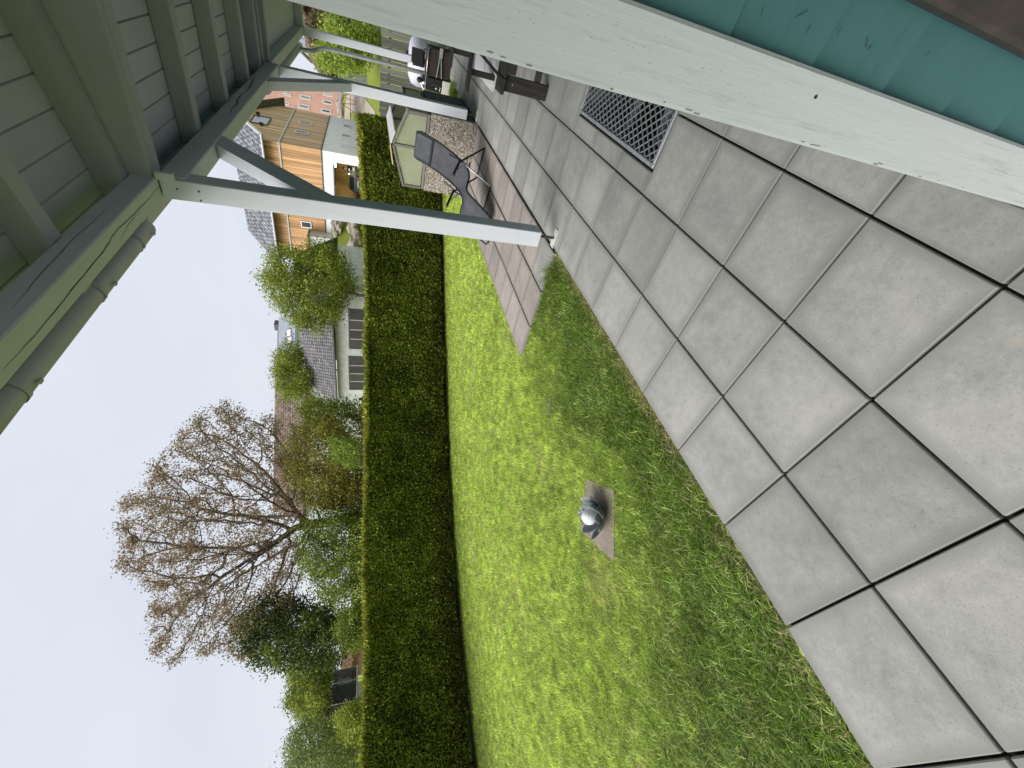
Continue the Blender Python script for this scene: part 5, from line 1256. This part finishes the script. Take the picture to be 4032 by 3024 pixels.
for (x, y, s), ad in zip(spots, pk_):
    p = PD(z4(x, y), 33.5); o = bpy.data.objects.new('rock', rock_mesh((s*.75, s*.6, s*.42))); COL.objects.link(o); o.location = (p[0], p[1], p[2])
    tag(o, ad+' rubble rock in the bank below the larch house', 'rock', 'rubble rocks in the bank')
bk_ = MB(); bp = [PD(z4(x, y), 33.9) for x, y in ((1395, 1290), (1395, 1500), (1440, 1700), (1720, 1760), (1720, 1240))]
o = struct(MB().prism([(p[0], p[1], max(p[2], .8)) for p in bp], (0, 1.5, -.3)).build('bank', 'meadow'))
# dirt track and stones by the pink house, orange swing
simple('track_dirt', (.36, .31, .25), .95, .2, 1.5, .2)
def ribbon(name, pts, wd, mat, lift=.03):
    L = []; Rr_ = []
    for i, p in enumerate(pts):
        q = np.array(pts[min(i+1, len(pts)-1)])-np.array(pts[max(i-1, 0)]); q = q/np.linalg.norm(q); s = np.array([-q[1], q[0]])*wd/2
        for lst, sg in ((L, 1), (Rr_, -1)): a = np.array(p)+sg*s; lst.append((a[0], a[1], float(TZ(*a))+lift))
    return struct(MB().grid([L, Rr_]).build(name, mat))
ribbon('track', [(-8.5, 32), (-9.3, 38), (-10, 46), (-11.5, 55), (-14, 64), (-18, 70)], 2.6, 'track_dirt')
ribbon('track', [(-3, 56), (-9, 58), (-15, 61), (-22, 66)], 3.2, 'track_dirt', .05)
sw = thing('swing_frame', (-8.2, 36, 1.7), 'orange tubular swing frame on the far meadow', 'swing')
simple('orange_tube', (.55, .20, .08), .5, .1, 5, 0)
c = PD(zr(800, 1125), 40); g0 = float(TZ(c[0], c[1])); sw.location = (c[0], c[1], g0); OFF[sw.name] = (c[0], c[1], g0)
for k in (-.5, .5): MB().tube([(c[0]+k-.3, c[1]-.5, g0), (c[0]+k*.6, c[1], g0+1.35), (c[0]+k+.3, c[1]+.5, g0)], .035, 6).build('leg', 'orange_tube', sw)
MB().tube([(c[0]-.3, c[1], g0+1.35), (c[0]+.3, c[1], g0+1.35)], .035, 6).build('crossbar', 'orange_tube', sw)
pl5 = ['rightmost', 'second from the right', 'middle', 'second from the left', 'leftmost']
for k in range(5):
    p = PD(zp(1440, 430+65*k), 60); g0 = float(TZ(p[0], p[1])); o = bpy.data.objects.new('boulder', rock_mesh((.9, .8, .6))); COL.objects.link(o); o.location = (p[0], p[1], g0+.3)
    tag(o, pl5[k]+' grey boulder in the row at the foot of the pink house', 'boulder', 'boulders below the pink house')
# left side: trampoline, red shed, brown fence
tr_ = thing('trampoline', PD(D(770, 1490), 24)*[1, 1, 0]+[0, 0, .4], 'trampoline with black safety net behind the hedge', 'trampoline')
mt, n, b = new_mat('net_black'); b.inputs['Base Color'].default_value = (.018, .02, .024, 1); b.inputs['Roughness'].default_value = .9
tp = n.nodes.new('ShaderNodeBsdfTransparent'); mx = n.nodes.new('ShaderNodeMixShader'); mx.inputs[0].default_value = .22
n.links.new(b.outputs[0], mx.inputs[1]); n.links.new(tp.outputs[0], mx.inputs[2]); n.links.new(mx.outputs[0], n.nodes['Material Output'].inputs[0])
cc_ = PD(D(770, 1492), 25); zb0 = PD(D(771, 1492), 25)[2]; zt0 = PD(D(722, 1492), 25)[2]; rad_ = 1.25; g0 = float(TZ(cc_[0], cc_[1]))
MB().grid([[(cc_[0]+rad_*math.cos(a), cc_[1]+rad_*math.sin(a), z+(.06*math.cos(a*8) if z == zt0 else 0)) for a in np.linspace(0, 2*math.pi, 41)] for z in (zb0, zt0)]).build('net', 'net_black', tr_)
for k in range(8):
    a = 2*math.pi*k/8+.25; MB().tube([(cc_[0]+(rad_+.04)*math.cos(a), cc_[1]+(rad_+.04)*math.sin(a), g0), (cc_[0]+(rad_+.04)*math.cos(a), cc_[1]+(rad_+.04)*math.sin(a), zt0+.08)], .022, 6).build('pole', 'galvanised', tr_)
MB().tube([(cc_[0]+(rad_+.03)*math.cos(a), cc_[1]+(rad_+.03)*math.sin(a), zb0) for a in np.linspace(0, 2*math.pi, 33)], .03, 6).build('rim', 'galvanised', tr_)
MB().lathe((cc_[0], cc_[1], zb0-.02), [(rad_-.05, 0), (rad_-.05, .012)], 24).build('mat', 'black_plastic', tr_)
simple('brick_red', (.15, .06, .045), .85, .2, 5, .2); simple('tan_wall', (.36, .22, .15), .85, .1, 3, .1)
t, A, B, e_, nrm = facade('red_shed', 'small red-brown shed between the evergreen and the trampoline', 'shed', D(760, 1405), D(760, 1462), 29, 29, .2, PD(D(738, 1430), 29)[2], 2.5, 'tan_wall')
MB().prism([A*[1, 1, 0]+nrm*.3-e_*.2+[0, 0, 2.35], B*[1, 1, 0]+nrm*.3+e_*.2+[0, 0, 2.35], B*[1, 1, 0]-nrm*2.6+e_*.2+[0, 0, 2.75], A*[1, 1, 0]-nrm*2.6-e_*.2+[0, 0, 2.75]], (0, 0, .12)).build('roof', 'brick_red', t)
fwin(t, A, e_, nrm, PD(D(750, 1440), 29), .8, .8, 'brick_red')
bf = thing('brown_fence', PD((1440, 1700), 16)*[1, 1, 0], 'low brown board fence behind the hedge below the walnut', 'fence')
A = PD((1440, 1560), 16.5); B = PD((1440, 1840), 15.5); W = np.linalg.norm((B-A)[:2]); e_ = (B-A)/np.linalg.norm(B-A); nrm = np.array([e_[1], -e_[0], 0])
zt = 1.98
for k in range(int(W/.14)):
    c = A+e_*(.14*k+.07); MB().obox((c[0], c[1], zt/2), (e_[0]*.064, e_[1]*.064, 0), nrm*.012, (0, 0, zt/2+random.uniform(-.02, .02))).build('board', 'brown_boards', bf)
for k in range(3):
    c = A+e_*(W*k/2.01+.1); MB().obox((c[0]+nrm[0]*.06, c[1]+nrm[1]*.06, zt/2+.05), (e_[0]*.045, e_[1]*.045, 0), nrm*.045, (0, 0, zt/2+.05)).build('post', 'dark_wood_z', bf)
